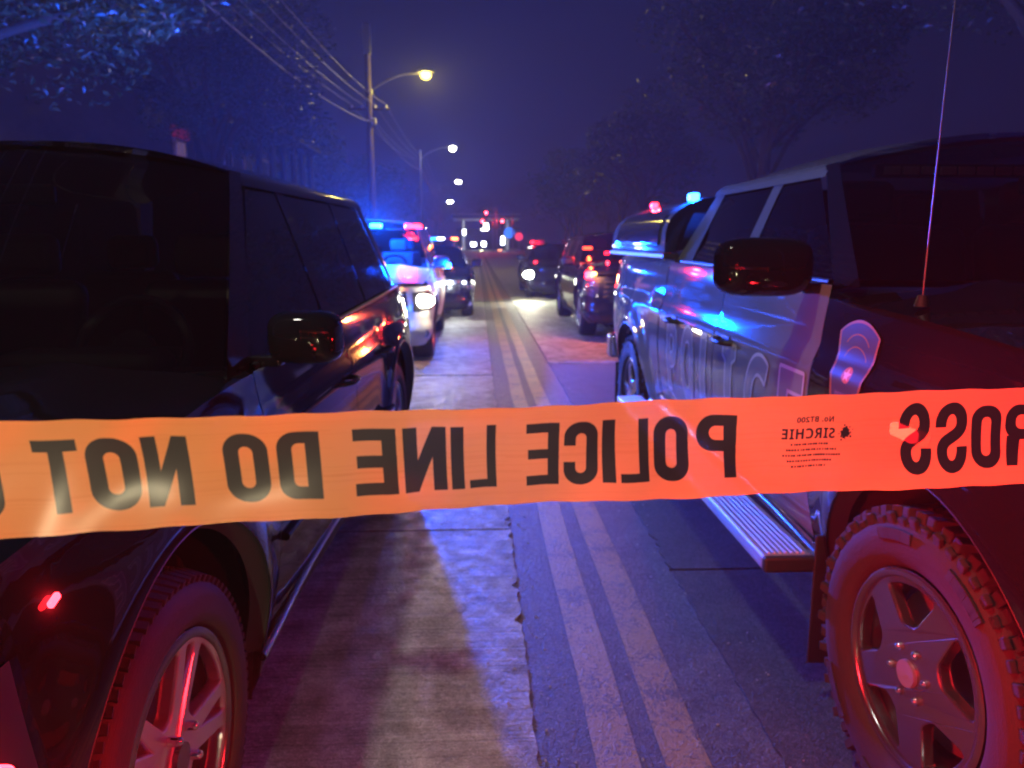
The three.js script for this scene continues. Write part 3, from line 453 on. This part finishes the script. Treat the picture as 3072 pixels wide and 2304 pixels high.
    x.fillStyle = '#b07a4a'; x.beginPath(); x.arc(w / 2, h * 0.58, w * 0.10, 0, 7); x.fill(); x.fillStyle = '#d8c8a8'; x.beginPath(); for (let k = 0; k < 10; k++) { const a = k * Math.PI / 5 - Math.PI / 2, r = k % 2 ? 14 : 34; x.lineTo(w / 2 + r * Math.cos(a), h * 0.58 + r * Math.sin(a)); } x.fill();
    x.fillStyle = '#586078'; x.fillRect(w * 0.3, h * 0.76, w * 0.4, h * 0.05); x.fillRect(w * 0.34, h * 0.85, w * 0.32, h * 0.04); });
  const badgeM = phys({ map: shield, transparent: true, roughness: 0.15 });
  for (const s of [-1, 1]) add(t, 'shield_badge', bodyPatch((u, v2) => { const z = s < 0 ? lerp(-0.57, -0.30, u) : lerp(-0.30, -0.57, u), y = lerp(0.985, 1.285, v2); return [s * (side(y, z) + 0.004), y, z]; }, 10, 10), badgeM);
}

// ---------------------------------------------------------------- other vehicles in the street
const GP = 'patrol cars standing in the street with lamps flashing';
{
  const { t, o, nose, levels, side } = vehicle('patrol_suv', 'dark police SUV with blue and red visor lights, blue mirror lamp and one bright headlight', 'police car', GP, SUV, M.white, [-1.54, 0, -9.95], 0, { headlight: [90, 4], headR: 0.085, headCol: WARM, grilleBar: M.chrome });
  const vb = part(t, 'visor_light_strip', [0, 1.70, -1.14]);
  add(vb, 'strip_housing', box(1.15, 0.02, 0.10, 0, -0.045, 0, 0.008), M.plastic);
  lamp(vb, 'strip_light', box(0.17, 0.075, 0.08, 0, 0, 0, 0.02), [0.14, 0, 0], BLUE, 45, 1200, { soft: 3 });
  lamp(vb, 'strip_light', box(0.24, 0.06, 0.08, 0, 0, 0, 0.02), [0.68 - 0.02, 0, 0], RED, 30, 8, { soft: 3 });
  lamp(t, 'mirror_light', box(0.07, 0.07, 0.03, 0, 0, 0, 0.015), [1.16, 1.17, -0.66], BLUE, 40, 16, { soft: 2 });
  { const c = nose(0.5, 0.69, 0.05); lamp(t, 'grille_light', box(0.12, 0.06, 0.03, 0, 0, 0, 0.015), [0.66, 0.70, c[2] + 0.02], BLUE, 40, 5, { soft: 2 }); }
  lamp(t, 'turn_light', box(0.10, 0.05, 0.04, 0, 0, 0, 0.015), [0.56, 0.93, 0.90], [1, 0.42, 0.05], 14, 4, { soft: 2 });
  add(t, 'push_bumper', merge([-0.35, 0.35].map((x) => tube([[x, 0.35, 0.9], [x, 0.5, 1.03], [x, 0.85, 1.03], [x, 0.98, 0.98]], 0.024, 14, 8)).concat([0.55, 0.82].map((y) => tube([[-0.35, y, 1.03], [0.35, y, 1.03]], 0.02, 4, 8)))), M.plastic);
}
{
  const { t, o } = vehicle('patrol_sedan', 'dark police sedan farther down the concrete lane with mixed roof bar lamps', 'police car', GP, SEDAN, M.navy, [-1.0, 0, -15.6], 0, {});
  lightBar(t, 1.50, -1.75, [[-0.525, BLUE, 30, 20], [-0.375, COOL, 14, 0], [0.075, BLUE, 14, 12], [0.225, COOL, 10, 0], [0.525, [1, 0.16, 0.03], 12, 8]], 1.2);
  for (const x of [0.5, 0.75]) lamp(t, 'marker_light', box(0.10, 0.05, 0.03, 0, 0, 0, 0.012), [x, 0.72, 0.93 - 0.1 * (x > 0.6)], COOL, 8, 6);
}
{
  const { t } = vehicle('patrol_crossover', 'dark police crossover behind the silver pickup, red lamps on its corner and dash', 'police car', GP, SUV, M.navy, [2.61, 0, -12.3], 0, { dims: { roofE: 1.58, roofC: 1.67, belt0: 1.08, belt1: 1.12 } });
  lamp(t, 'corner_light', box(0.13, 0.12, 0.06, 0, 0, 0, 0.03), [-0.93, 1.0, 0.80], RED, 34, 3.5, { soft: 2 });
  lamp(t, 'corner_light', box(0.05, 0.05, 0.04, 0, 0, 0, 0.02), [-0.86, 1.02, 0.86], [1, 0.45, 0.1], 20, 3);
  lamp(t, 'dash_light', box(0.16, 0.045, 0.03, 0, 0, 0, 0.015), [-0.74, 1.38, -0.78], [1, 0.05, 0.01], 8, 6);
  lamp(t, 'dash_light', box(0.08, 0.05, 0.03, 0, 0, 0, 0.015), [-0.45, 1.3, -0.55], RED, 8, 4);
}
{
  const { t } = vehicle('dark_sedan', 'dark sedan with headlights on, parked behind the police crossover', 'car', null, SEDAN, M.navy, [2.24, 0, -20.9], 0, { headlight: [90, 50], headCol: [0.97, 1, 0.76], headR: 0.11 });
  lamp(t, 'roof_light', box(0.12, 0.07, 0.08, 0, 0, 0, 0.02), [-0.62, 1.46, -1.5], RED, 12, 6);
  lamp(t, 'marker_light', box(0.06, 0.05, 0.04, 0, 0, 0, 0.015), [-0.88, 0.62, 0.6], WARM, 10, 2);
}
{ // unseen patrol car added behind the camera so its lamps light tape and wheels
  const { t } = vehicle('patrol_sedan', 'unseen silver police sedan added behind the camera, red roof bar and headlights lighting the tape', 'police car', GP, SEDAN, M.silver, [-1.45, 0, 3.2], Math.PI, { headlight: [30, 50], headCol: [1, 0.84, 0.5], headAim: [0, 0.10, 1], headAngle: 0.42 });
  lightBar(t, 1.50, -1.75, [[-0.525, RED, 30, 4], [-0.375, RED, 30, 4], [0.225, RED, 20, 2]], 1.2);
}

// ---------------------------------------------------------------- barrier tape
const TAPE_H = 0.079, TA = V(-0.3133, 1.3470, -0.5000), TD = V(0.98825, -0.01156, -0.15238), TU = V(0, 1, 0), TN = V(0.1524, 0, 0.98825);
{
  const ORANGE = '#f9a05c', INK = '#2a2226';
  function glyph(x, ch, w, h, t) {
    const ring = (l, tp, ww, hh, rad, ins) => { x.beginPath(); x.roundRect(l, tp, ww, hh, rad); x.roundRect(l + t, tp + ins, ww - 2 * t, hh - 2 * ins, rad.map((q) => Math.max(q - t * 0.75, q ? 2 : 0))); x.fill('evenodd'); }, R = w * 0.46;
    if (ch === 'O') ring(0, -h * 0.01, w, h * 1.02, [R, R, R, R], t);
    else if (ch === 'D') ring(0, 0, w, h, [0, R * 0.9, R * 0.9, 0], t * 0.9);
    else if (ch === 'C') { x.save(); x.beginPath(); x.rect(-5, -9, w + 10, h * 0.37 + 9); x.rect(-5, h * 0.37, w - t, h * 0.27); x.rect(-5, h * 0.64, w + 10, h * 0.4); x.clip(); ring(0, -h * 0.01, w, h * 1.02, [R, R, R, R], t); x.restore(); }
    else if (ch === 'P' || ch === 'R') { ring(0, 0, w, h * 0.58, [0, R * 0.9, R * 0.9, 0], t * 0.85); x.fillRect(0, 0, t, h); if (ch === 'R') { x.beginPath(); x.moveTo(w * 0.5, h * 0.52); x.lineTo(w - t * 0.2, h * 0.52); x.lineTo(w, h); x.lineTo(w - t, h); x.closePath(); x.fill(); } }
    else if (ch === 'L') { x.fillRect(0, 0, t, h); x.fillRect(0, h - t * 0.9, w, t * 0.9); }
    else if (ch === 'I') x.fillRect(0, 0, w, h);
    else if (ch === 'E') { x.fillRect(0, 0, t, h); for (const y of [0, h / 2 - t * 0.45, h - t * 0.9]) x.fillRect(0, y, w * (y > 0 && y < h * 0.6 ? 0.94 : 1), t * 0.9); }
    else if (ch === 'T') { x.fillRect(0, 0, w, t * 0.9); x.fillRect(w / 2 - t / 2, 0, t, h); }
    else if (ch === 'N') { x.fillRect(0, 0, t * 0.95, h); x.fillRect(w - t * 0.95, 0, t * 0.95, h); x.beginPath(); x.moveTo(0, 0); x.lineTo(t * 0.95, 0); x.lineTo(w, h); x.lineTo(w - t * 0.95, h); x.fill(); }
    else if (ch === 'S') { x.lineWidth = t; x.strokeStyle = INK; x.lineCap = 'butt'; const q = t / 2; x.beginPath(); x.moveTo(w - q, h * 0.33); x.bezierCurveTo(w - q, -h * 0.06, q, -h * 0.06, q, h * 0.26); x.bezierCurveTo(q, h * 0.55, w - q, h * 0.45, w - q, h * 0.74); x.bezierCurveTo(w - q, h * 1.06, q, h * 1.06, q, h * 0.66); x.stroke(); }
  }
  const S0 = -0.06, S1 = 0.86, PX = 2048 / (S1 - S0);
  const film = (list, s0, s1, logo) => canvasTex(2048, 176, (x, w, h) => {
    const px = w / (s1 - s0); x.fillStyle = ORANGE; x.fillRect(0, 0, w, h);
    for (let k = 0; k < 260; k++) { x.fillStyle = `rgba(${rnd() > 0.5 ? '255,160,70' : '200,90,20'},${rr(0.02, 0.08)})`; x.fillRect(rr(0, w), rr(0, h), rr(60, 500), rr(1, 4)); }
    x.fillStyle = INK;
    for (const [c, a, b] of list) { x.save(); x.translate((b - s0) * px, h * 0.18); x.transform(-1, 0, 0.035, 1, 0, 0); const gw = (b - a) * px, gh = h * 0.64, t = c === 'I' ? gw : Math.min(gw * 0.34, 0.0105 * px); glyph(x, c, gw, gh, t); x.restore(); }
    if (logo) { x.save(); x.translate((0.627 - s0) * px, h * 0.2); x.scale(-1, 1); x.fillStyle = INK; const lw = 0.066 * px;
      x.font = 'bold 15px sans-serif'; x.fillText('No. BT200', lw * 0.30, 14); x.font = 'bold 27px sans-serif'; x.save(); x.translate(lw * 0.27, 44); x.scale(lw * 0.70 / x.measureText('SIRCHIE').width, 1); x.fillText('SIRCHIE', 0, 0); x.restore();
      for (let k = 0; k < 26; k++) { const a = k * 2.4, r = 1.6 + 0.55 * k; x.beginPath(); x.arc(lw * 0.13 + r * Math.cos(a), 34 + r * Math.sin(a), k < 12 ? 3.4 : rr(0.8, 2.6), 0, 7); x.fill(); }
      for (let k = 0; k < 5; k++) { const m = [0.36, 0.24, 0.18, 0.3, 0.38][k]; for (let q = m; q < 1.02 - m * 0.5; q += 0.035) x.fillRect(lw * q, 52 + k * 10, lw * rr(0.014, 0.03), 3.2); } x.restore(); }
  });
  const main = [['C', -0.021, 0.0015], ['T', 0.023, 0.050], ['O', 0.0540, 0.085], ['N', 0.089, 0.118], ['O', 0.140, 0.169], ['D', 0.175, 0.204], ['E', 0.227, 0.257], ['N', 0.262, 0.293], ['I', 0.2965, 0.306], ['L', 0.310, 0.330], ['E', 0.353, 0.378], ['C', 0.382, 0.409], ['I', 0.4125, 0.423], ['L', 0.427, 0.450], ['O', 0.4545, 0.484], ['P', 0.491, 0.524], ['S', 0.668, 0.697], ['S', 0.702, 0.731], ['O', 0.735, 0.763], ['R', 0.767, 0.797], ['C', 0.802, 0.832]];
  const shift = (d) => main.map(([c, a, b]) => [c, a + d, b + d]);
  const tape = thing('barrier_tape', 'orange plastic barrier tape with mirrored POLICE LINE DO NOT CROSS lettering, stretched between vehicles', 'tape');
  const seg = (s0, s1, map) => { const m = phys({ map, roughness: 0.68, transmission: 0.38, thickness: 0, ior: 1.45, clearcoat: 0.28, clearcoatRoughness: 0.25, side: THREE.DoubleSide });
    return add(tape, 'tape_film', patch((u, v) => { const s = lerp(s0, s1, u), c = (v - 0.5) * TAPE_H, rip = 0.0042 * Math.sin(8 * s + 1) + 0.0014 * Math.sin(31 * s + v * 3) + 0.0008 * Math.sin(67 * s - v * 5 + 2 * Math.sin(13 * s)) + 0.009 * (v - 0.5) * Math.sin(5.5 * s + 0.5) + 0.004 * (v - 0.5) * Math.sin(23 * s), sag = 0.0011 * Math.sin(7 * s + v * 2), p = TA.clone().addScaledVector(TD, s).addScaledVector(TU, c + sag + 0.0004 * Math.sin(140 * s)).addScaledVector(TN, rip + 0.02 * (v - 0.5) * (v - 0.5)); return [p.x, p.y, p.z]; }, Math.round((s1 - s0) * 160), 10), m); };
  seg(S0, S1, film(main, S0, S1, true));
  seg(S1, 1.865, film(shift(0.86 + 0.02), S1, 1.865, false));
  seg(-0.76, S0, film(shift(-0.86 - 0.02), -0.76, S0, false));
  const wrap = (x, z, r) => { const k = add(tape, 'tape_knot', patch((u, v) => { const a = u * Math.PI * 2, p = r + 0.004 * Math.sin(a * 3 + v * 4); return [x + p * Math.cos(a), 1.332 + (v - 0.5) * 0.06 + 0.006 * Math.sin(a), z + p * Math.sin(a)]; }, 24, 4), std({ color: new THREE.Color(ORANGE), roughness: 0.7, side: THREE.DoubleSide })); return k; };
  const e1 = TA.clone().addScaledVector(TD, 1.865), e0 = TA.clone().addScaledVector(TD, -0.76); wrap(e1.x, e1.z, 0.033); wrap(e0.x, e0.z, 0.028);
  const post = thing('steel_post', 'thin steel post on a round rubber foot holding the tape end by the black SUV', 'post', [e0.x, 0, e0.z]);
  add(post, 'shaft', cyl(0.022, 0.022, 1.45, 14).translate(0, 0.77, 0), M.steel); add(post, 'base', cyl(0.15, 0.19, 0.05, 28).translate(0, 0.025, 0), M.rubber); add(post, 'cap', new THREE.SphereGeometry(0.026, 12, 8).translate(0, 1.50, 0), M.plastic);
}

// ---------------------------------------------------------------- street lamps, pole, wires
// direction of a photograph pixel (photo scaled to 2212 wide), met with the plane z
camera.updateMatrixWorld(true);
const at = (x, y, z) => { const d = V((x - 1106) / 1663.3, -(y - 829.5) / 1663.3, -1).applyQuaternion(camera.quaternion); const k = z / d.z; return [d.x * k, 1.5 + d.y * k, z]; };
function streetLamp(label, px, py, z, poleX, poleH, o = {}) {
  const [lx, ly] = at(px, py, z), t = thing('street_lamp', label, 'street lamp', [poleX, 0, z], 0, 'street lamps along the pavement');
  add(t, 'pole', cyl(o.r0 ?? 0.07, o.r1 ?? 0.11, poleH, 14).translate(0, poleH / 2, 0), o.wood ? M.wood : M.steel);
  const dx = lx - poleX; add(t, 'arm', tube([[0, ly - 0.8, 0], [dx * 0.25, ly - 0.35, 0], [dx * 0.6, ly + 0.02, 0], [dx - 0.25, ly + 0.10, 0]], 0.035, 20, 8), M.steel);
  const h = add(t, 'lamp_head', (() => { const g = new THREE.SphereGeometry(1, 20, 12); g.scale(0.42, 0.11, 0.17); return g; })(), M.steel); h.position.set(dx, ly + 0.2, 0);
  lamp(t, 'lamp_bulb', (() => { const g = new THREE.SphereGeometry(1, 18, 12); g.scale(o.w ?? 0.24, 0.19, 0.2); return g; })(), [dx, ly, 0], o.col ?? SODIUM, o.glare ?? 60, o.cd ?? 200, { soft: 6 });
  return t;
}
{
  const t = streetLamp('wooden utility pole with curved lamp arm and yellow glowing lamp, carrying the overhead wires', 920, 163, -38, -4.95, 11.3, { wood: true, r0: 0.13, r1: 0.20, glare: 11, cd: 120 });
  add(t, 'cross_arm', box(1.9, 0.1, 0.12, 0, 7.55, 0, 0.01), M.wood);
  for (const x of [-0.8, -0.3, 0.3, 0.8]) add(t, 'insulator', cyl(0.04, 0.05, 0.14, 10).translate(x, 7.66, 0), M.trimWhite);
  add(t, 'cap_cover', box(0.34, 1.3, 0.34, 0, 10.6, 0, 0.03), M.steel);
  add(t, 'bracket', box(0.22, 0.28, 0.22, 0.22, 7.0, 0.05, 0.03), M.trimWhite); add(t, 'bracket', box(0.16, 0.2, 0.16, 0.1, 8.3, 0.12, 0.03), M.trimWhite);
}
{ // unseen street lamp added overhead to light the near road
  const t = thing('street_lamp', 'unseen street lamp added on a steel pole beside the black SUV to light the road', 'street lamp', [-4.9, 0, -0.5], 0, 'street lamps along the pavement');
  add(t, 'pole', cyl(0.07, 0.11, 8.3, 14).translate(0, 4.15, 0), M.steel); add(t, 'arm', tube([[0, 8.0, 0], [0.6, 8.45, 0], [1.4, 8.7, 0], [2.0, 8.72, 0]], 0.035, 20, 8), M.steel);
  add(t, 'lamp_head', new THREE.SphereGeometry(1, 20, 12).scale(0.42, 0.11, 0.17).translate(2.1, 8.78, 0), M.steel);
  lamp(t, 'lamp_bulb', new THREE.SphereGeometry(1, 18, 12).scale(0.24, 0.16, 0.18), [2.1, 8.6, 0], [1, 0.97, 0.84], 30, 74, { soft: 13 });
}
streetLamp('white street lamp on a thin pole, next one down the street from the utility pole', 978, 321, -61, -4.2, 8.3, { col: [1, 0.97, 0.72], glare: 60, cd: 18 });
streetLamp('white street lamp on a thin pole, between its taller neighbour and the bend', 990, 393, -96, -4.4, 8.3, { col: [1, 0.98, 0.85], glare: 80, cd: 18, w: 0.34 });
streetLamp('small far street lamp where the street bends, last of the row', 972, 436, -143, -7.4, 8.6, { col: [1, 0.98, 0.85], glare: 130, cd: 18, w: 0.5 });
{
  const ends = [[-0.8, 7.74], [-0.3, 7.74], [0.3, 7.74], [0.8, 7.74], [0.15, 6.95]];
  ends.forEach(([dx, y], i) => {
    const pts = [], sp = (a, b, sag, n = 14) => { for (let k = 0; k <= n; k++) { const u = k / n; pts.push([lerp(a[0], b[0], u), lerp(a[1], b[1], u) - sag * 4 * u * (1 - u), lerp(a[2], b[2], u)]); } };
    const p1 = [-4.95 + dx, y, -38]; sp([-5.2 + dx * 1.1, y + 0.1, 6], p1, 0.75 + 0.12 * i); pts.pop(); sp(p1, [-4.2 + dx * 0.6, y - 0.15, -61], 0.4); pts.pop(); sp([-4.2 + dx * 0.6, y - 0.15, -61], [-4.4 + dx * 0.5, y - 0.3, -96], 0.5);
    const w = add(scene, numbered('overhead_wire'), tube(pts, i === 4 ? 0.022 : 0.013, 120, 5), M.wire);
    w.userData = { label: i === 4 ? 'thick sagging cable strung below the other overhead wires' : ['thin overhead wire on the crossarm end over the houses', 'thin overhead wire just inside the house end of the crossarm', 'thin overhead wire just inside the street end of the crossarm', 'thin overhead wire on the crossarm end over the street'][i], category: 'wire', group: 'overhead wires on the utility pole' };
  });
}

// ---------------------------------------------------------------- houses on the lane side
function house(name, label, x0, x1, z0, z1, eaves, ridge, o = {}) { // front faces +x at x1
  const t = thing(name, label, 'house', [0, 0, 0]);
  const w = x1 - x0, d = z1 - z0, cx = (x0 + x1) / 2, cz = (z0 + z1) / 2;
  add(t, 'wall', box(w, eaves, d, cx, eaves / 2, cz, 0.02), M.siding);
  const s = new THREE.Shape(); s.moveTo(-w / 2 - 0.4, 0); s.lineTo(w / 2 + 0.4, 0); s.lineTo(0, ridge - eaves); s.closePath();
  const rf = new THREE.ExtrudeGeometry(s, { depth: d + 0.5, bevelEnabled: false }); rf.translate(cx, eaves + 0.002, z0 - 0.25); const roof = add(t, 'roof', rf, M.roofing);
  add(roof, 'chimney', box(0.6, 1.4, 0.6, cx - 1, ridge - 0.2, cz, 0.01), M.siding);
  for (const [wz, wy, lit] of o.windows ?? []) { const f = add(t, 'window', box(0.08, 1.3, 0.95, x1 + 0.03, wy, wz, 0.01), M.trimWhite); add(f, 'pane', box(0.04, 1.1, 0.34, x1 + 0.06, wy, wz - 0.2, 0.005), lit ? glow(0.9, 0.5, 0.9, lit) : M.darkGlass); add(f, 'pane', box(0.04, 1.1, 0.34, x1 + 0.06, wy, wz + 0.2, 0.005), lit ? glow(0.9, 0.5, 0.9, lit) : M.darkGlass); }
  const door = add(t, 'door', box(0.08, 2.1, 1.0, x1 + 0.03, 1.4, cz + 0.6, 0.01), M.wood); add(door, 'door_knob', new THREE.SphereGeometry(0.04, 10, 8).translate(x1 + 0.1, 1.35, cz + 0.25), M.chrome);
  return { t, cx, cz };
}
{
  const { t } = house('porch_house', 'pale two storey house with tall white porch columns standing beyond the pavement', -14.5, -8.9, -36, -27, 5.6, 7.6, { windows: [[-34, 4.2], [-31.5, 4.2], [-29, 4.2], [-34, 1.9]] });
  for (let k = 0; k < 6; k++) add(t, 'porch_column', merge([cyl(0.11, 0.13, 4.9, 14).translate(-7.3, 2.75, -35.6 + k * 1.65), box(0.34, 0.16, 0.34, -7.3, 5.22, -35.6 + k * 1.65, 0.02), box(0.36, 0.14, 0.36, -7.3, 0.34, -35.6 + k * 1.65, 0.02)]), M.siding);
  add(t, 'porch_floor', box(1.9, 0.3, 9, -8.0, 0.13, -31.5, 0.02), M.concrete);
  add(t, 'porch_roof', (() => { const s = new THREE.Shape(); s.moveTo(-9, 0); s.lineTo(-6.9, 0); s.lineTo(-6.9, 0.16); s.lineTo(-9, 0.9); s.closePath(); const g = new THREE.ExtrudeGeometry(s, { depth: 9.3, bevelEnabled: false }); g.translate(0, 5.31, -36.15); return g; })(), M.roofing);
  add(t, 'porch_rail', merge([box(0.06, 0.08, 8.2, -7.3, 1.15, -31.5, 0.01), ...Array.from({ length: 40 }, (_, k) => box(0.04, 0.75, 0.04, -7.3, 0.76, -35.4 + k * 0.2, 0))]), M.trimWhite);
}
{
  const { t } = house('corner_shop', 'low pale shop with a red sign strip over lit upstairs windows', -17, -9.2, -26.7, -14, 5.4, 6.6, { windows: [[-25.3, 3.95, 0.1], [-19, 1.8], [-16.5, 1.8]] });
  add(t, 'sign_strip', box(0.08, 0.3, 1.4, -9.13, 4.78, -25.3, 0.01), glow(0.9, 0.02, 0.12, 0.12));
}
// ---------------------------------------------------------------- trees
function tree(name, label, x, z, h, R, n, size, o = {}) {
  const t = thing(name, label, 'tree', [x, 0, z], 0, 'street trees');
  const limbs = []; const trunkH = h * 0.38, g = tube([[0, -0.1, 0], [rr(-0.1, 0.1), trunkH * 0.5, rr(-0.1, 0.1)], [rr(-0.2, 0.2), trunkH, rr(-0.2, 0.2)], [rr(-0.3, 0.3), h * 0.7, rr(-0.3, 0.3)]], 0.07 + h * 0.018, 14, 9);
  { const a = g.attributes.position; for (let i = 0; i < a.count; i++) { const y = a.getY(i), k = 1 - 0.55 * clamp(y / h, 0, 1); a.setX(i, a.getX(i) * k); a.setZ(i, a.getZ(i) * k); } g.computeVertexNormals(); }
  add(t, 'trunk', g, M.bark);
  const clumps = [];
  for (let k = 0; k < (o.clumps ?? 26); k++) { const a = rr(0, 6.283), e = rr(-0.35, 1), r = R * Math.pow(rnd(), 0.45) * (0.95 - 0.25 * Math.abs(e)); const c = [Math.cos(a) * r, h * 0.66 + e * h * 0.31, Math.sin(a) * r]; clumps.push([c, R * rr(0.2, 0.42)]); if (k < 12) limbs.push(tube([[0, trunkH * rr(0.7, 1.3), 0], [c[0] * 0.4, lerp(trunkH, c[1], 0.55), c[2] * 0.4], c], 0.035 + h * 0.004, 8, 5)); }
  add(t, 'limbs', merge(limbs), M.bark);
  const p = [], ix = [], nn = [];
  const up = V(0, 1, 0), q = new THREE.Quaternion(), e = new THREE.Euler();
  for (let i = 0; i < n; i++) {
    const [c, cr] = clumps[Math.floor(rnd() * clumps.length)]; let dx, dy, dz; do { dx = rr(-1, 1); dy = rr(-1, 1); dz = rr(-1, 1); } while (dx * dx + dy * dy + dz * dz > 1);
    const P = V(c[0] + dx * cr * 1.1, c[1] + dy * cr * 0.8, c[2] + dz * cr * 1.1); e.set(rr(-1.2, 1.2), rr(0, 6.28), rr(-1.2, 1.2)); q.setFromEuler(e);
    const L = size * rr(0.6, 1.3), Wd = L * 0.42, b = p.length / 3;
    for (const v of [[0, 0, -L / 2], [Wd / 2, 0.12 * L, 0], [0, -0.02, L / 2], [-Wd / 2, 0.12 * L, 0]]) { const w = V(...v).applyQuaternion(q).add(P); p.push(w.x, w.y, w.z); }
    ix.push(b, b + 2, b + 1, b, b + 3, b + 2);
  }
  const lg = new THREE.BufferGeometry(); lg.setAttribute('position', new THREE.Float32BufferAttribute(p, 3)); lg.setIndex(ix); const flat = lg.toNonIndexed(); flat.computeVertexNormals(); flat.setAttribute('uv', new THREE.Float32BufferAttribute(new Float32Array(flat.attributes.position.count * 2), 2));
  add(t, 'crown', flat, o.mat ?? M.leaf); return t;
}
tree('leafy_tree', 'broad leafy tree overhanging the black SUV from the pavement edge', -8.6, -13, 9.5, 4.6, 22000, 0.16, { clumps: 40 });
tree('leafy_tree', 'dense leafy tree on the pavement edge, next to the broad one over the SUV', -6.9, -9.6, 7.6, 3.4, 20000, 0.13, { clumps: 40 });
tree('leafy_tree', 'leafy tree between the corner shop and the porch house', -8.0, -24.5, 8.6, 3.6, 14000, 0.17, { clumps: 30 });
tree('leafy_tree', 'tall dark tree overhanging the silver pickup', 9.4, -12.5, 10.5, 4.8, 22000, 0.16, { clumps: 40 });
tree('leafy_tree', 'round dark tree beside the police crossover across the pavement', 8.0, -22, 8.2, 3.6, 14000, 0.17, { clumps: 30 });
tree('leafy_tree', 'small dense dark tree beyond the parked sedan', 7.2, -34, 7.2, 3.0, 9000, 0.2, { clumps: 24 });
const ordinal = ['first', 'second', 'third', 'fourth', 'fifth', 'sixth'], past = { near: 0, far: 0, end: 0 };
for (const [x, z, h, R] of [[9, -48, 8, 3.4], [8.5, -64, 8.5, 3.6], [10, -82, 9, 4], [12, -104, 9, 4.5], [-10, -50, 8, 3.4], [-9.5, -66, 8.5, 3.6], [-11, -86, 9, 4], [-13, -108, 9, 4.4], [-14, -150, 10, 5], [18, -140, 11, 6], [-24, -165, 12, 7], [28, -165, 12, 7], [4, -190, 12, 7], [-9, -195, 12, 7]]) {
  const key = z < -130 ? 'end' : x > 0 ? 'near' : 'far', k = ordinal[past[key]++];
  tree('roadside_tree', { near: `dark roadside tree, ${k} one past the small dense tree beyond the sedan`, far: `dark roadside tree, ${k} one past the porch house`, end: `faint tree behind the lit forecourt, ${k} of the far clump` }[key], x, z, h, R, 3200, 0.42, { clumps: 20 });
}

// ---------------------------------------------------------------- lit forecourt, signals and signs at the end of the street
{
  const Z = -122, t = thing('filling_station', 'forecourt canopy with white flood lamps and a shop, ending the street', 'building', [0, 0, 0]);
  const c = add(t, 'canopy', box(10.5, 0.9, 9, 1.6, 5.2, Z - 4, 0.05), M.trimWhite); add(c, 'canopy_stripe', box(10.6, 0.3, 9.1, 1.6, 5.2, Z - 4, 0.02), std({ color: lin(0.1, 0.2, 0.5), roughness: 0.5 }));
  for (const x of [-2, 5]) for (const z of [Z - 2, Z - 6.5]) add(t, 'column', box(0.4, 4.8, 0.4, x, 2.4, z, 0.03), M.trimWhite);
  add(t, 'shop_wall', box(11, 3.6, 6, 2.2, 1.8, Z - 16, 0.03), M.siding);
  const g = [[1003, 502, 0.45, 0.8, COOL], [1047, 490, 1.1, 1.1, [1, 1, 0.86]], [1023, 528, 0.8, 0.6, COOL], [1045, 527, 0.7, 0.7, COOL], [1086, 520, 0.5, 1.3, COOL], [1024, 545, 0.5, 0.5, COOL], [1040, 546, 0.45, 0.8, [1, 0.95, 0.5]]];
  for (const [x, y, w, h, col] of g) { const q = at(x, y, Z); lamp(t, 'flood_lamp', box(w, h, 0.2, 0, 0, 0, 0.1), q, col, 14, 16, { soft: 8 }); }
  for (const [x, y, w, h, col] of [[1049, 547, 0.5, 0.6, [0.9, 0.02, 0.08]], [1080, 545, 0.6, 0.8, [1, 0.3, 0.12]]]) lamp(t, 'shop_sign', box(w, h, 0.15, 0, 0, 0, 0.05), at(x, y, Z), col, 6, 10, { soft: 6 });
}
for (const [x, y, l] of [[1050, 460, 'highest red traffic signal over the far junction'], [1042, 478, 'small red traffic signal below the highest one at the far junction'], [1085, 478, 'red traffic signal beside the blue round sign at the far junction']]) {
  const q = at(x, y, -104), t = thing('traffic_signal', l, 'traffic light', [q[0], 0, q[2]], 0, 'traffic signals at the junction');
  add(t, 'pole', cyl(0.07, 0.1, q[1] + 0.6, 10).translate(1.4, (q[1] + 0.6) / 2, -0.2), M.steel); add(t, 'arm', box(1.5, 0.08, 0.08, 0.7, q[1] + 0.5, -0.2, 0.01), M.steel);
  add(t, 'housing', box(0.42, 1.2, 0.25, 0, q[1] - 0.38, -0.17, 0.04), M.plastic); lamp(t, 'red_lamp', new THREE.SphereGeometry(0.17, 14, 10).scale(1, 1, 0.4), [0, q[1], 0], [1, 0.04, 0.06], 40, 30, { soft: 6 });
  for (const k of [1, 2]) add(t, 'dark_lens', new THREE.SphereGeometry(0.15, 12, 8).scale(1, 1, 0.3).translate(0, q[1] - 0.38 * k, -0.04), M.darkGlass);
}
for (const [x, y, col, r, l] of [[1100, 503, [0.03, 0.2, 1], 0.75, 'round blue lit sign on a post at the far junction'], [1121, 511, [0.9, 0.04, 0.1], 0.55, 'oval red lit sign on a post at the far junction']]) {
  const q = at(x, y, -110), t = thing('lit_sign', l, 'sign', [q[0], 0, q[2]]);
  add(t, 'post', cyl(0.08, 0.1, q[1], 10).translate(0, q[1] / 2, -0.15), M.steel); lamp(t, 'sign_light', cyl(r, r, 0.2, 28).rotateX(Math.PI / 2), [0, q[1], 0], col, 1.6, 12, { soft: 10 });
}

scene.traverse((o) => { if (o.isMesh) { o.castShadow = o.castShadow !== false; o.receiveShadow = true; } });
renderer.render(scene, camera);
